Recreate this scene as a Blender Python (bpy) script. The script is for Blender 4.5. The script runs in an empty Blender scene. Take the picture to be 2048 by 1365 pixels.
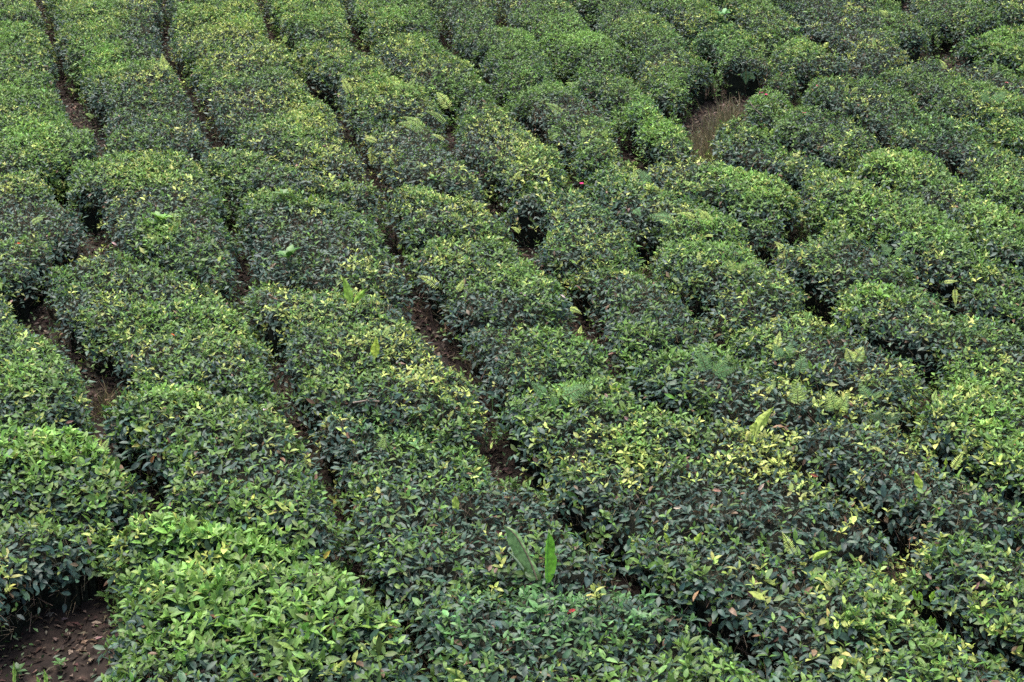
import bpy, math
import numpy as np

C = bpy.context.scene.collection
scene = bpy.context.scene
RNG = np.random.RandomState(20240611)
#--FIELD
F_PX, W_PX, H_PX = 2954.0, 2048.0, 1365.0       # focal length and frame, in photograph pixels
PITCH, SLOPE, H_CAM = math.radians(16.5), math.radians(11.5), 5.1
HEDGE = 0.44                                    # height of the plucking table above the soil
VV = np.array([0, math.cos(SLOPE), math.sin(SLOPE)])
NN = np.array([0, -math.sin(SLOPE), math.cos(SLOPE)])
CAM = np.array([0.0, 0.0, 5.1*math.cos(SLOPE)+HEDGE+0.3])
O_CAN = CAM - H_CAM*NN
O_GND = O_CAN - np.array([0, 0, HEDGE])
CF = np.array([0, math.cos(PITCH), -math.sin(PITCH)])
CU = np.array([0, math.sin(PITCH), math.cos(PITCH)])

def uv(px, py):
    """where a line of sight meets the plane of the hedge tops, in metres along and up the slope"""
    px = np.asarray(px, float); py = np.asarray(py, float)
    x = (px-W_PX/2)/F_PX; y = -(py-H_PX/2)/F_PX
    dy = CF[1]+y*CU[1]; dz = CF[2]+y*CU[2]
    dn = dy*NN[1]+dz*NN[2]
    t = -H_CAM/dn
    return np.stack([x*t, (CF[1]+y*CU[1])*t*VV[1]+dz*t*VV[2]], -1)

def ground(u, v):
    u = np.asarray(u, float); v = np.asarray(v, float)
    return np.stack([O_GND[0]+u, O_GND[1]+v*VV[1], O_GND[2]+v*VV[2]], -1)

# foot paths between the hedges: g = narrow path, w = wide path, o = open bare soil, m = step between two bushes, c = shallow crease
LINES = [
('m', [(-700,20),(0,40),(50,45),(104,55)]),
('g', [(20,-130),(60,-45),(86,0),(100,50),(112,100),(128,140)]),
('w', [(128,140),(150,185),(190,215)]),
('g', [(190,215),(200,250),(197,300)]),
('m', [(197,300),(150,318),(105,330)]),
('c', [(105,330),(0,345),(-700,360)]),
('g', [(105,330),(125,385),(180,408),(205,445),(175,490),(100,520),(60,555)]),
('m', [(60,555),(0,560),(-700,570)]),
('w', [(60,555),(75,610),(115,655)]),
('g', [(115,655),(175,690)]),
('w', [(175,690),(215,740),(215,775)]),
('g', [(215,775),(170,830),(230,870),(285,915),(320,955),(290,985),(235,1015),(215,1060),(180,1110)]),
('m', [(170,830),(110,850),(0,835),(-700,830)]),
('c', [(215,1060),(100,1015),(0,1010),(-700,1010)]),
('o', [(120,1175),(100,1235),(75,1300),(50,1400),(50,1700)]),
('w', [(180,1110),(135,1165)]),
('w', [(160,1185),(60,1215),(-100,1225),(-700,1235)]),
('o', [(90,1310),(-100,1320),(-700,1335)]),
('m', [(197,300),(300,302),(392,296)]),
('m', [(205,460),(300,515),(400,545),(465,575)]),
('m', [(225,780),(310,757),(440,774),(590,812)]),
('c', [(290,990),(450,1035),(600,1075),(705,1090)]),
('c', [(185,1110),(350,1098),(560,1110),(725,1118)]),
('g', [(290,-130),(322,-40),(332,20),(330,60),(330,85),(352,112),(380,150),(392,185),(415,215),(437,252),(460,280)]),
('m', [(460,280),(385,300),(420,335),(448,365),(463,400),(473,435)]),
('g', [(473,435),(490,490),(488,525),(465,582)]),
('m', [(465,582),(500,610),(531,630)]),
('g', [(531,630),(556,657),(553,700),(565,730),(588,782),(607,832)]),
('g', [(607,832),(632,868),(655,925),(690,975),(694,1020),(700,1085)]),
('g', [(700,1085),(745,1138),(785,1180),(818,1240),(850,1290),(872,1365),(900,1480),(940,1700)]),
('m', [(460,285),(540,300),(640,335),(735,352),(772,352)]),
('m', [(463,385),(480,370),(600,374),(690,397),(765,420)]),
('c', [(490,545),(600,552),(700,570),(830,590)]),
('m', [(600,795),(700,808),(830,842),(900,866),(985,872)]),
('c', [(785,1180),(880,1150),(1000,1165),(1150,1155),(1280,1140)]),
('g', [(470,-130),(510,-40),(535,20),(560,50),(590,85),(607,122),(632,155),(668,180),(682,215)]),
('g', [(682,215),(700,240),(714,267),(736,293),(754,330),(771,352),(768,400)]),
('g', [(768,400),(787,447),(803,480),(812,516),(835,552),(858,596)]),
('w', [(858,596),(878,630),(892,665)]),
('g', [(892,665),(918,700),(944,720),(964,761),(985,795),(985,830)]),
('w', [(985,830),(995,872),(1040,905)]),
('g', [(1040,905),(1075,925),(1115,964),(1155,993),(1180,1030),(1220,1070),(1255,1115)]),
('m', [(1255,1115),(1300,1145),(1350,1165)]),
('g', [(1350,1165),(1400,1188),(1440,1215),(1490,1262),(1524,1305),(1546,1365),(1580,1470),(1640,1700)]),
('m', [(560,50),(620,70),(700,80),(730,78)]),
('m', [(697,232),(790,226),(880,248),(899,232)]),
('m', [(776,362),(833,354),(906,379),(980,394)]),
('c', [(800,470),(900,465),(1045,470)]),
('m', [(888,645),(943,628),(1016,632),(1170,645)]),
('c', [(985,790),(1100,757),(1240,735)]),
('c', [(1180,1030),(1350,1035),(1550,1070),(1800,1090)]),
('g', [(665,-130),(685,-40),(698,15),(716,55),(732,82)]),
('m', [(732,82),(748,98),(804,147),(870,183),(895,210)]),
('g', [(895,210),(903,250),(895,285)]),
('m', [(895,285),(961,322),(980,350)]),
('g', [(980,350),(990,385),(1020,405),(1052,421)]),
('w', [(1052,421),(1064,452)]),
('m', [(1064,452),(1047,472),(1060,500)]),
('g', [(1060,500),(1115,534),(1155,563),(1168,600)]),
('w', [(1168,600),(1185,645)]),
('g', [(1185,645),(1221,684),(1245,716),(1275,756),(1330,790),(1365,805)]),
('m', [(1365,805),(1400,812),(1480,825),(1555,845),(1582,864),(1619,910)]),
('g', [(1619,910),(1670,938),(1700,964),(1744,990),(1806,1026),(1815,1060)]),
('m', [(1815,1060),(1800,1110),(1824,1143)]),
('g', [(1824,1143),(1861,1184),(1897,1209),(1940,1240),(2007,1275),(2060,1305),(2200,1400),(2450,1600)]),
('m', [(732,80),(800,58),(888,62)]),
('m', [(870,183),(930,180),(1000,185)]),
('m', [(990,378),(1090,364),(1160,368)]),
('c', [(1064,509),(1180,520),(1320,538)]),
('g', [(845,-130),(862,-40),(873,18),(888,66),(910,80),(945,106),(968,128),(992,161),(1004,185),(1022,212),(1055,233)]),
('g', [(1055,233),(1090,260),(1128,293),(1147,330),(1163,362)]),
('m', [(1163,362),(1200,395),(1250,430),(1283,462)]),
('g', [(1283,462),(1309,505),(1325,540)]),
('m', [(1325,540),(1388,585)]),
('g', [(1388,585),(1415,620),(1432,658)]),
('m', [(1432,662),(1330,682),(1243,705)]),
('m', [(1435,665),(1520,725),(1600,752),(1690,768),(1815,815)]),
('c', [(1555,845),(1680,832),(1835,855)]),
('m', [(1815,1052),(1900,1060),(2048,1080),(2400,1130)]),
('c', [(1004,185),(1060,165),(1130,145)]),
('m', [(1150,338),(1200,324),(1265,316)]),
('c', [(1285,468),(1400,478),(1535,492)]),
('c', [(1435,660),(1540,625),(1650,612)]),
('g', [(985,-130),(993,-50),(1000,10),(1016,40)]),
('m', [(1016,40),(1071,65),(1095,95)]),
('g', [(1095,95),(1119,125),(1132,145),(1163,170),(1214,200),(1238,236)]),
('w', [(1238,236),(1258,275),(1270,312)]),
('g', [(1270,312),(1300,340),(1320,362)]),
('m', [(1320,362),(1345,378),(1421,394)]),
('g', [(1421,394),(1458,410),(1490,440),(1508,462),(1537,478)]),
('g', [(1537,478),(1540,503),(1568,523),(1619,541),(1640,565)]),
('w', [(1640,565),(1650,596)]),
('g', [(1650,596),(1680,635),(1733,655),(1780,672),(1831,690),(1860,710),(1872,740)]),
('m', [(1872,740),(1850,780),(1818,815),(1835,855),(1875,887)]),
('g', [(1875,887),(1934,927),(1970,953),(2060,992),(2200,1060),(2450,1160)]),
('g', [(1100,-130),(1130,-40),(1150,0),(1172,22),(1196,55)]),
('m', [(1196,55),(1243,80)]),
('g', [(1243,80),(1275,106),(1268,138)]),
('m', [(1268,140),(1200,138),(1130,143)]),
('m', [(1268,140),(1300,178)]),
('g', [(1300,178),(1350,205),(1372,222)]),
('g', [(1230,-130),(1262,-40),(1291,0),(1328,22)]),
('g', [(1328,22),(1360,48),(1392,88),(1425,105)]),
('m', [(1425,105),(1438,125),(1442,150)]),
('o', [(1488,138),(1465,148),(1440,170),(1410,205),(1392,225)]),
('w', [(1395,250),(1404,275)]),
('g', [(1404,275),(1425,297)]),
('m', [(1350,312),(1385,305),(1415,290)]),
('c', [(1270,308),(1310,306),(1350,312)]),
('g', [(1425,297),(1505,328),(1568,342),(1597,366),(1619,393),(1600,430)]),
('w', [(1597,415),(1604,440)]),
('m', [(1537,478),(1604,460),(1714,465),(1762,474)]),
('g', [(1736,447),(1765,474),(1795,501),(1850,530)]),
('g', [(1850,530),(1890,545),(1908,562),(1919,600),(1934,607),(1993,613),(2060,638),(2200,700),(2500,800)]),
('c', [(1655,570),(1714,556),(1800,570),(1908,590)]),
('m', [(1604,440),(1660,420),(1736,447)]),
('g', [(1375,-130),(1402,-40),(1425,0),(1454,14),(1480,42),(1509,66),(1531,95),(1565,130),(1582,165)]),
('w', [(1452,158),(1510,168),(1580,172)]),
('g', [(1582,172),(1620,142),(1714,143)]),
('g', [(1500,-130),(1530,-40),(1553,0),(1585,18),(1615,51),(1652,73),(1676,88),(1700,121),(1720,143)]),
('m', [(1720,143),(1762,158),(1802,172)]),
('g', [(1802,172),(1839,187),(1861,205),(1897,216),(1955,234),(1985,267),(2060,300),(2200,370),(2500,480)]),
('g', [(1586,172),(1600,188),(1670,212),(1703,218),(1729,234),(1762,256)]),
('g', [(1762,256),(1788,275),(1821,289),(1861,293),(1897,311),(1919,330),(1949,359),(1985,388),(2060,420),(2200,490),(2500,620)]),
('g', [(1452,190),(1476,207),(1505,236),(1531,250)]),
('g', [(1531,250),(1560,267),(1604,282),(1659,308),(1689,324),(1722,352),(1773,362)]),
('m', [(1773,362),(1824,390),(1880,408)]),
('g', [(1880,408),(1897,421),(1934,467),(1971,491),(2060,530),(2200,600),(2500,720)]),
('c', [(1531,250),(1560,222),(1600,190)]),
('c', [(1689,324),(1720,300),(1775,270)]),
('m', [(1480,42),(1380,62),(1368,60)]),
('c', [(1531,95),(1580,70),(1650,70)]),
('o', [(1700,-20),(1780,-18),(1850,-40),(1900,-60)]),
('g', [(1810,-10),(1828,29),(1861,50)]),
('w', [(1861,50),(1890,68)]),
('o', [(1860,88),(1890,100)]),
('g', [(1895,68),(1925,66),(1971,53),(2033,42)]),
('g', [(1900,-130),(1940,-40),(1971,0),(2007,22),(2040,42),(2100,60),(2250,120),(2500,200)]),
('g', [(1880,95),(1925,98),(1960,108),(2000,117),(2060,140),(2250,200),(2500,290)]),
('m', [(1720,143),(1788,128),(1840,108)]),
('c', [(1880,105),(1940,150),(2060,195),(2250,280)]),
# dips inside one hedge
('d', [(128,140),(230,122),(352,112)]), ('d', [(190,215),(300,212),(415,218)]), ('d', [(380,150),(480,142),(607,122)]),
('d', [(437,252),(540,222),(668,182)]), ('d', [(332,60),(430,40),(535,22)]), ('d', [(-200,180),(0,170),(150,190)]), ('d', [(86,5),(200,-5),(322,-30)]),
('d', [(805,147),(850,120),(905,110)]), ('d', [(1100,95),(1140,70),(1196,55)]), ('d', [(240,640),(400,655),(550,670)]), ('d', [(150,560),(300,600),(480,600)]),
('d', [(640,905),(800,930),(1000,945)]), ('d', [(700,1080),(850,1040),(1150,1010)]), ('d', [(1020,905),(1200,900),(1400,960),(1620,910)]),
('d', [(1180,1030),(1400,930),(1500,850)]), ('d', [(1180,1365),(1350,1300),(1500,1270)]), ('d', [(1440,1215),(1600,1150),(1800,1100)]),
('d', [(1550,1380),(1750,1290),(1870,1190)]), ('d', [(590,640),(700,650),(870,620)]), ('d', [(585,760),(700,740),(940,715)]),
('d', [(1590,300),(1640,330),(1600,360)]), ('d', [(1700,420),(1760,400),(1800,380)]), ('d', [(1820,240),(1900,300),(1861,293)]), ('d', [(1950,540),(2000,570),(2100,600)]),
('d', [(1870,740),(1960,760),(2100,800)]), ('d', [(1600,10),(1680,50),(1780,60)]), ('d', [(820,160),(900,170),(960,150)]),
]
WIDTH = {'g': .15, 'w': .26, 'o': .66, 'm': .05, 'c': 0.0, 'd': 0.0}
U0, U1, V0, V1, CELL = -13.0, 13.0, 3.6, 29.0, .04
NU, NV = int(round((U1-U0)/CELL)), int(round((V1-V0)/CELL))
gu = U0+(np.arange(NU)+.5)*CELL; gv = V0+(np.arange(NV)+.5)*CELL
GU, GV = np.meshgrid(gu, gv)                    # [v, u]

def vnoise(u, v, scale, seed):
    """smooth value noise in -1..1"""
    r = np.random.RandomState(seed).rand(256, 256)*2-1
    a = np.asarray(u)/scale+500.37; b = np.asarray(v)/scale+500.61
    i = np.floor(a).astype(int); j = np.floor(b).astype(int)
    fa = a-i; fb = b-j; fa = fa*fa*(3-2*fa); fb = fb*fb*(3-2*fb)
    i0, j0, i1, j1 = i & 255, j & 255, (i+1) & 255, (j+1) & 255
    return (r[i0, j0]*(1-fa)+r[i1, j0]*fa)*(1-fb)+(r[i0, j1]*(1-fa)+r[i1, j1]*fa)*fb

def dist_field(kinds, reach=1.0):
    D = np.full((NV, NU), 9.0)
    for k, pts in LINES:
        if k not in kinds: continue
        hw = WIDTH[k]/2
        P = uv([p[0] for p in pts], [p[1] for p in pts])
        for a, b in zip(P[:-1], P[1:]):
            lo = np.minimum(a, b)-reach-hw; hi = np.maximum(a, b)+reach+hw
            i0, i1 = np.searchsorted(gu, [lo[0], hi[0]]); j0, j1 = np.searchsorted(gv, [lo[1], hi[1]])
            if i1 <= i0 or j1 <= j0: continue
            x = GU[j0:j1, i0:i1]; y = GV[j0:j1, i0:i1]
            d = b-a; L = max((d*d).sum(), 1e-9)
            vm = (a[1]+b[1])/2; across = abs(d[0])/math.sqrt(L)           # paths across the slope are wider, most of all high up
            wide = float(np.interp(vm, [6, 8, 11, 15, 20], [.20, .22, .27, .36, .46]))*across
            hw = .018+.42*wide if k == 'g' else WIDTH[k]/2+.10*wide if k in 'wo' else WIDTH[k]/2+.14*wide if k == 'm' else 0
            t = np.clip(((x-a[0])*d[0]+(y-a[1])*d[1])/L, 0, 1)
            q = np.hypot(x-a[0]-t*d[0], y-a[1]-t*d[1])-hw
            D[j0:j1, i0:i1] = np.minimum(D[j0:j1, i0:i1], q)
    return D
WOB = .045*vnoise(GU, GV, .35, 1)+.035*vnoise(GU, GV, .14, 2)
D_PATH = dist_field('gwo')+WOB
def proj(u, v, w=None):
    P = ground(u, v)+(np.stack([0*u, 0*u, w], -1) if w is not None else np.array([0, 0, HEDGE]))-CAM
    z = P@CF
    return W_PX/2+F_PX*P[..., 0]/z, H_PX/2-F_PX*(P@CU)/z
PX, PY = proj(GU, GV)
# deeper, wider pockets along the paths: x, y, rx, ry in photograph pixels at the height of the hedge tops
PITS = [(150,180,25,45),(190,220,30,14),(195,285,10,18),(120,345,20,22),(160,385,40,12),(195,450,28,22),(140,490,40,20),(60,580,40,30),(90,630,35,22),
(205,700,22,30),(210,760,30,26),(160,825,40,14),(300,925,35,22),(290,965,30,12),(328,40,10,22),(375,120,22,12),(415,215,14,25),(445,265,22,20),
(462,402,12,18),(487,520,12,30),(470,575,22,14),(535,635,22,12),(556,700,12,30),(590,790,26,28),(650,880,18,14),(675,980,28,40),(750,1150,45,28),
(825,1250,20,35),(545,45,18,22),(603,115,10,20),(645,165,35,16),(697,240,20,22),(745,320,14,22),(775,360,30,14),(765,395,14,14),(800,470,20,22),
(830,510,12,18),(865,590,22,28),(890,640,30,18),(925,685,24,20),(985,780,16,18),(985,860,45,26),(1060,915,35,16),(1150,990,20,18),(1225,1065,45,28),
(1270,1110,40,16),(1390,1180,40,18),(1470,1240,30,20),(1530,1310,25,30),(720,60,16,25),(735,80,14,12),(890,45,18,30),(950,105,20,12),(900,200,12,14),
(903,245,12,22),(985,370,14,22),(1050,435,35,16),(1055,410,28,12),(1120,535,22,10),(1160,570,22,18),(1180,615,26,26),(1255,735,30,22),(1310,785,35,14),
(1000,15,10,14),(1005,185,12,18),(1050,230,24,10),(1140,310,10,20),(1185,25,16,12),(1125,125,28,14),(1150,165,24,10),(1240,240,12,26),(1275,295,42,20),
(1300,345,20,14),(1300,505,24,26),(1425,600,14,14),(1430,640,26,24),(1390,575,16,10),(1300,450,30,14),(1400,95,28,14),(1490,150,35,14),(1590,165,26,14),
(1530,90,16,10),(1640,70,14,10),(1680,95,20,10),(1715,142,14,10),(1535,480,16,24),(1620,445,24,18),(1770,478,20,10),(1740,350,28,9),(1775,358,20,9),
(1500,325,28,9),(1580,345,20,9),(1690,322,18,8),(1900,300,24,10),(1935,345,20,12),(1990,390,30,12),(1860,205,20,10),(1990,275,22,9),(1655,580,22,20),
(1740,660,35,12),(1850,695,30,16),(1920,590,18,22),(1870,545,30,14),(1960,490,22,9),(2020,515,30,9),(1930,925,40,18),(2010,970,45,20),(1800,1030,35,14),
(1810,1075,20,22),(1840,1160,25,14),(1900,1210,35,14),(1900,50,22,12),(2030,38,30,10),(2020,120,30,8),(1345,205,30,9),(1262,120,20,12),(1680,762,22,7),
(50,45,40,7),(1440,400,26,8),(1790,1085,30,14),(1700,960,24,8)]
D_PIT = np.full((NV, NU), 9.0)
for _x, _y, _rx, _ry in PITS:
    _e = np.hypot((PX-_x)/_rx, (PY-_y)/_ry)
    D_PIT = np.minimum(D_PIT, (_e-1)*_rx*np.interp(_y, [0, 1365], [.0062, .0026])*1.0)
D_PATH = np.minimum(D_PATH, D_PIT+WOB)
D_STEP = dist_field('m')+WOB*.6
D_CREASE = dist_field('c', .5); D_DIP = dist_field('d', .8)
D_ANY = np.minimum(np.minimum(dist_field('gwo'), dist_field('m')), dist_field('c', .5))

_t = np.clip(D_PATH/.19, 0, 1)
_s = np.clip(D_STEP/.20, 0, 1)
TOP = HEDGE*np.sqrt(np.maximum(1-(1-_t)**2.3, 0))
TOP *= 1-.62*(1-np.sqrt(np.maximum(1-(1-_s)**2, 0)))
TOP *= 1-.30*np.exp(-(np.maximum(D_CREASE, 0)/.12)**2)
TOP *= 1-.13*np.exp(-(np.maximum(D_DIP, 0)/.20)**2)
TOP += np.where(D_PATH > 0, (.035*vnoise(GU, GV, 1.3, 3)+.024*vnoise(GU, GV, .45, 4)+.020*vnoise(GU, GV, .17, 5))*_t, 0)
TOP = np.where(D_PATH > 0, np.maximum(TOP, 0.02), 0)

# planted area: the photograph's field of view and a margin round it
PLANTED = (PX > -420) & (PX < 2470) & (PY > -115) & (PY < 1620) & (D_PATH > 0)

def components(mask, passable):
    lab = np.zeros(mask.shape, np.int32); n = 0
    ok = mask & passable; todo = ok.copy()
    flat = ok.ravel(); L = lab.ravel(); w = mask.shape[1]
    for s in np.flatnonzero(flat):
        if L[s]: continue
        n += 1; L[s] = n; st = [int(s)]
        while st:
            p = st.pop(); c = p % w
            for q in (p-w, p+w, p-1 if c else -1, p+1 if c < w-1 else -1):
                if 0 <= q < flat.size and flat[q] and not L[q]:
                    L[q] = n; st.append(q)
    return lab, n
LAB, N_LAB = components(PLANTED, D_ANY > .045)
_cnt = np.bincount(LAB.ravel(), minlength=N_LAB+1)
LAB[_cnt[LAB] < 90] = 0
for _ in range(14):                              # grow the labels back over creases and edges
    for ax, sh in ((0, 1), (0, -1), (1, 1), (1, -1)):
        r = np.roll(LAB, sh, ax)
        g = (LAB == 0) & PLANTED & (r > 0)
        LAB[g] = r[g]
IDS = [i for i in np.unique(LAB) if i > 0]
#--END FIELD
# ---------------------------------------------------------------- camera, sky, sun, exposure
cam_data = bpy.data.cameras.new('camera')
cam_data.sensor_fit = 'HORIZONTAL'; cam_data.sensor_width = 36.0
cam_data.lens = 36.0*F_PX/W_PX
cam_data.clip_start = .1; cam_data.clip_end = 3000
cam = bpy.data.objects.new('camera', cam_data); C.objects.link(cam)
cam.location = CAM.tolist()
cam.rotation_euler = (math.pi/2-PITCH, 0, 0)
scene.camera = cam

SUN_EL, SUN_AZ = math.radians(78), math.radians(-40)     # azimuth from +Y (away from camera) towards +X
world = bpy.data.worlds.new('World'); scene.world = world
world.use_nodes = True
wn = world.node_tree.nodes; wl = world.node_tree.links; wn.clear()
sky = wn.new('ShaderNodeTexSky'); sky.sky_type = 'NISHITA'; sky.sun_disc = False
sky.sun_elevation = SUN_EL; sky.sun_rotation = SUN_AZ
sky.air_density = 1.0; sky.dust_density = 3.5; sky.ozone_density = 1.0
bg = wn.new('ShaderNodeBackground'); bg.inputs[1].default_value = .085
wo = wn.new('ShaderNodeOutputWorld')
wl.new(sky.outputs[0], bg.inputs[0]); wl.new(bg.outputs[0], wo.inputs[0])
sd = bpy.data.lights.new('sun', 'SUN'); sd.energy = 1.5; sd.angle = math.radians(50); sd.color = (1, .97, .92)
sun = bpy.data.objects.new('sun', sd); C.objects.link(sun)
sun.location = (0, 0, 40)
_sd = np.array([math.sin(SUN_AZ)*math.cos(SUN_EL), math.cos(SUN_AZ)*math.cos(SUN_EL), math.sin(SUN_EL)])
from mathutils import Vector
sun.rotation_euler = Vector((-_sd).tolist()).to_track_quat('-Z', 'Y').to_euler()
scene.view_settings.view_transform = 'Standard'; scene.view_settings.look = 'None'
scene.view_settings.exposure = 2.0; scene.view_settings.gamma = 1.0
scene.cycles.max_bounces = 5; scene.cycles.diffuse_bounces = 3; scene.cycles.glossy_bounces = 1
scene.cycles.transmission_bounces = 2; scene.cycles.use_denoising = False

# ---------------------------------------------------------------- materials
def leaf_material(name, rough=.42, trans=.22, spec=.5):
    """real leaf colour kept per leaf in the attribute 'tint'; fine mottling and a little translucency"""
    m = bpy.data.materials.new(name); m.use_nodes = True
    n = m.node_tree.nodes; l = m.node_tree.links; n.clear()
    out = n.new('ShaderNodeOutputMaterial')
    at = n.new('ShaderNodeAttribute'); at.attribute_name = 'tint'
    tc = n.new('ShaderNodeTexCoord')
    no = n.new('ShaderNodeTexNoise'); no.inputs['Scale'].default_value = 55; no.inputs['Detail'].default_value = 2
    l.new(tc.outputs['Object'], no.inputs['Vector'])
    mr = n.new('ShaderNodeMapRange'); mr.inputs[3].default_value = .68; mr.inputs[4].default_value = 1.32
    mr.inputs[1].default_value = .3; mr.inputs[2].default_value = .7
    l.new(no.outputs[0], mr.inputs[0])
    mx = n.new('ShaderNodeVectorMath'); mx.operation = 'SCALE'
    l.new(at.outputs['Color'], mx.inputs[0]); l.new(mr.outputs[0], mx.inputs['Scale'])
    p = n.new('ShaderNodeBsdfPrincipled'); p.inputs['Roughness'].default_value = rough
    p.inputs['Specular IOR Level'].default_value = spec
    l.new(mx.outputs[0], p.inputs['Base Color'])
    t = n.new('ShaderNodeBsdfTranslucent'); l.new(mx.outputs[0], t.inputs['Color'])
    ms = n.new('ShaderNodeMixShader'); ms.inputs[0].default_value = trans
    l.new(p.outputs[0], ms.inputs[1]); l.new(t.outputs[0], ms.inputs[2]); l.new(ms.outputs[0], out.inputs[0])
    return m

def noise_material(name, c1, c2, scale, rough=.9, bump=.0, detail=6, c3=None):
    m = bpy.data.materials.new(name); m.use_nodes = True
    n = m.node_tree.nodes; l = m.node_tree.links
    p = n['Principled BSDF']; p.inputs['Roughness'].default_value = rough
    p.inputs['Specular IOR Level'].default_value = .25
    tc = n.new('ShaderNodeTexCoord'); no = n.new('ShaderNodeTexNoise')
    no.inputs['Scale'].default_value = scale; no.inputs['Detail'].default_value = detail
    l.new(tc.outputs['Object'], no.inputs['Vector'])
    cr = n.new('ShaderNodeValToRGB')
    cr.color_ramp.elements[0].position = .33; cr.color_ramp.elements[0].color = (*c1, 1)
    cr.color_ramp.elements[1].position = .68; cr.color_ramp.elements[1].color = (*c2, 1)
    if c3 is not None:
        e = cr.color_ramp.elements.new(.56); e.color = (*c3, 1)
    l.new(no.outputs[0], cr.inputs[0]); l.new(cr.outputs[0], p.inputs['Base Color'])
    if bump:
        b = n.new('ShaderNodeBump'); b.inputs['Strength'].default_value = bump; b.inputs['Distance'].default_value = .02
        l.new(no.outputs[0], b.inputs['Height']); l.new(b.outputs[0], p.inputs['Normal'])
    return m

M_LEAF = leaf_material('tea_leaf', .46, .18, .36)
M_SHOOT = leaf_material('young_tea_leaf', .5, .30, .4)
M_FROND = leaf_material('fern_frond', .55, .32, .3)
M_BROAD = leaf_material('broad_leaf', .45, .28, .45)
M_DRY = leaf_material('dry_leaf', .8, .1, .2)
M_BARK = noise_material('tea_bark', (.035, .024, .016), (.13, .095, .065), 30, .9, .5)
M_INNER = noise_material('shaded_inner_twigs', (.004, .006, .004), (.022, .024, .012), 26, .95, .6)  # twig core under the leaves, near-black tone stands in for interior shade
M_SOIL = noise_material('red_brown_soil', (.012, .008, .006), (.050, .034, .025), 9, .95, .9, 12, (.024, .016, .012))

# ---------------------------------------------------------------- mesh helpers
class Soup:
    """collects vertices, faces and one tint per vertex; build() links them as ONE mesh object"""
    def __init__(s): s.v = []; s.f = []; s.c = []; s.m = []; s.n = 0
    def add(s, v, f, c, mat=0):
        v = np.asarray(v, float).reshape(-1, 3)
        if not len(v): return
        c = np.asarray(c, float)
        if c.ndim == 1: c = np.repeat(c[None], len(v), 0)
        for a in (f if isinstance(f, list) else [f]):
            a = np.asarray(a)
            if len(a): s.f.append(a+s.n); s.m.append(np.full(len(a), mat, np.int32))
        s.v.append(v); s.c.append(c); s.n += len(v)
    def build(s, name, mats, parent=None, origin=(0, 0, 0), smooth=False):
        me = bpy.data.meshes.new(name)
        v = (np.concatenate(s.v)-np.asarray(origin)) if s.v else np.zeros((0, 3))
        loops = np.concatenate([a.ravel() for a in s.f]) if s.f else np.zeros(0, int)
        sizes = np.concatenate([np.full(len(a), a.shape[1]) for a in s.f]) if s.f else np.zeros(0, int)
        me.vertices.add(len(v)); me.vertices.foreach_set('co', v.astype(np.float32).ravel())
        me.loops.add(len(loops)); me.loops.foreach_set('vertex_index', loops.astype(np.int32))
        me.polygons.add(len(sizes))
        me.polygons.foreach_set('loop_start', np.concatenate([[0], np.cumsum(sizes)[:-1]]).astype(np.int32))
        me.polygons.foreach_set('loop_total', sizes.astype(np.int32))
        for m in (mats if isinstance(mats, (list, tuple)) else [mats]): me.materials.append(m)
        me.polygons.foreach_set('material_index', np.concatenate(s.m).astype(np.int32))
        if smooth: me.polygons.foreach_set('use_smooth', np.ones(len(sizes), bool))
        at = me.color_attributes.new('tint', 'FLOAT_COLOR', 'POINT')
        c = np.concatenate(s.c); at.data.foreach_set('color', np.concatenate([c, np.ones((len(c), 1))], 1).astype(np.float32).ravel())
        me.update(calc_edges=True)
        o = bpy.data.objects.new(name, me); C.objects.link(o)
        if parent is not None: o.parent = parent
        else: o.location = origin
        return o

def unit(a): return a/np.maximum(np.linalg.norm(a, axis=-1, keepdims=True), 1e-9)

def leaf_soup(P, D, N, L, W, tint, detail=2, curl=.25, fold=.25):
    """P base, D direction, N upper face normal (n,3); L length, W width (n,); returns verts, faces, colours"""
    n = len(P); D = unit(D); S = unit(np.cross(D, N)); N = np.cross(S, D)
    L = np.asarray(L)[:, None]; W = np.asarray(W)[:, None]
    curl = np.broadcast_to(curl, (n,))[:, None]; fold = np.broadcast_to(fold, (n,))[:, None]
    def pt(t, s, dz=0):   # t along, s side in half widths
        return P+D*L*t*(1-.12*curl*t)-N*L*curl*t*t*.9+S*W*.5*s+N*W*.5*abs(s)*fold+N*dz
    if detail == 2:
        pts = [pt(0, 0), pt(.33, -.92), pt(.33, 0), pt(.33, .92), pt(.68, -.82), pt(.68, 0), pt(.68, .82), pt(1, 0)]
        F3 = np.array([[0, 2, 1], [0, 3, 2], [4, 5, 7], [5, 6, 7]]); F4 = np.array([[1, 2, 5, 4], [2, 3, 6, 5]])
    elif detail == 1:
        pts = [pt(0, 0), pt(.45, -1), pt(.48, 0), pt(.45, 1), pt(1, 0)]
        F3 = np.array([[0, 2, 1], [0, 3, 2], [1, 2, 4], [2, 3, 4]]); F4 = None
    else:
        pts = [pt(0, 0), pt(.45, -1), pt(1, 0), pt(.45, 1)]
        F3 = np.array([[0, 2, 1], [0, 3, 2]]); F4 = None
    k = len(pts); V = np.stack(pts, 1).reshape(-1, 3)
    base = (np.arange(n)*k)[:, None, None]
    F = [(base+F3[None]).reshape(-1, 3)]
    if F4 is not None: F.append((base+F4[None]).reshape(-1, 4))
    return V, F, np.repeat(tint, k, 0)

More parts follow.
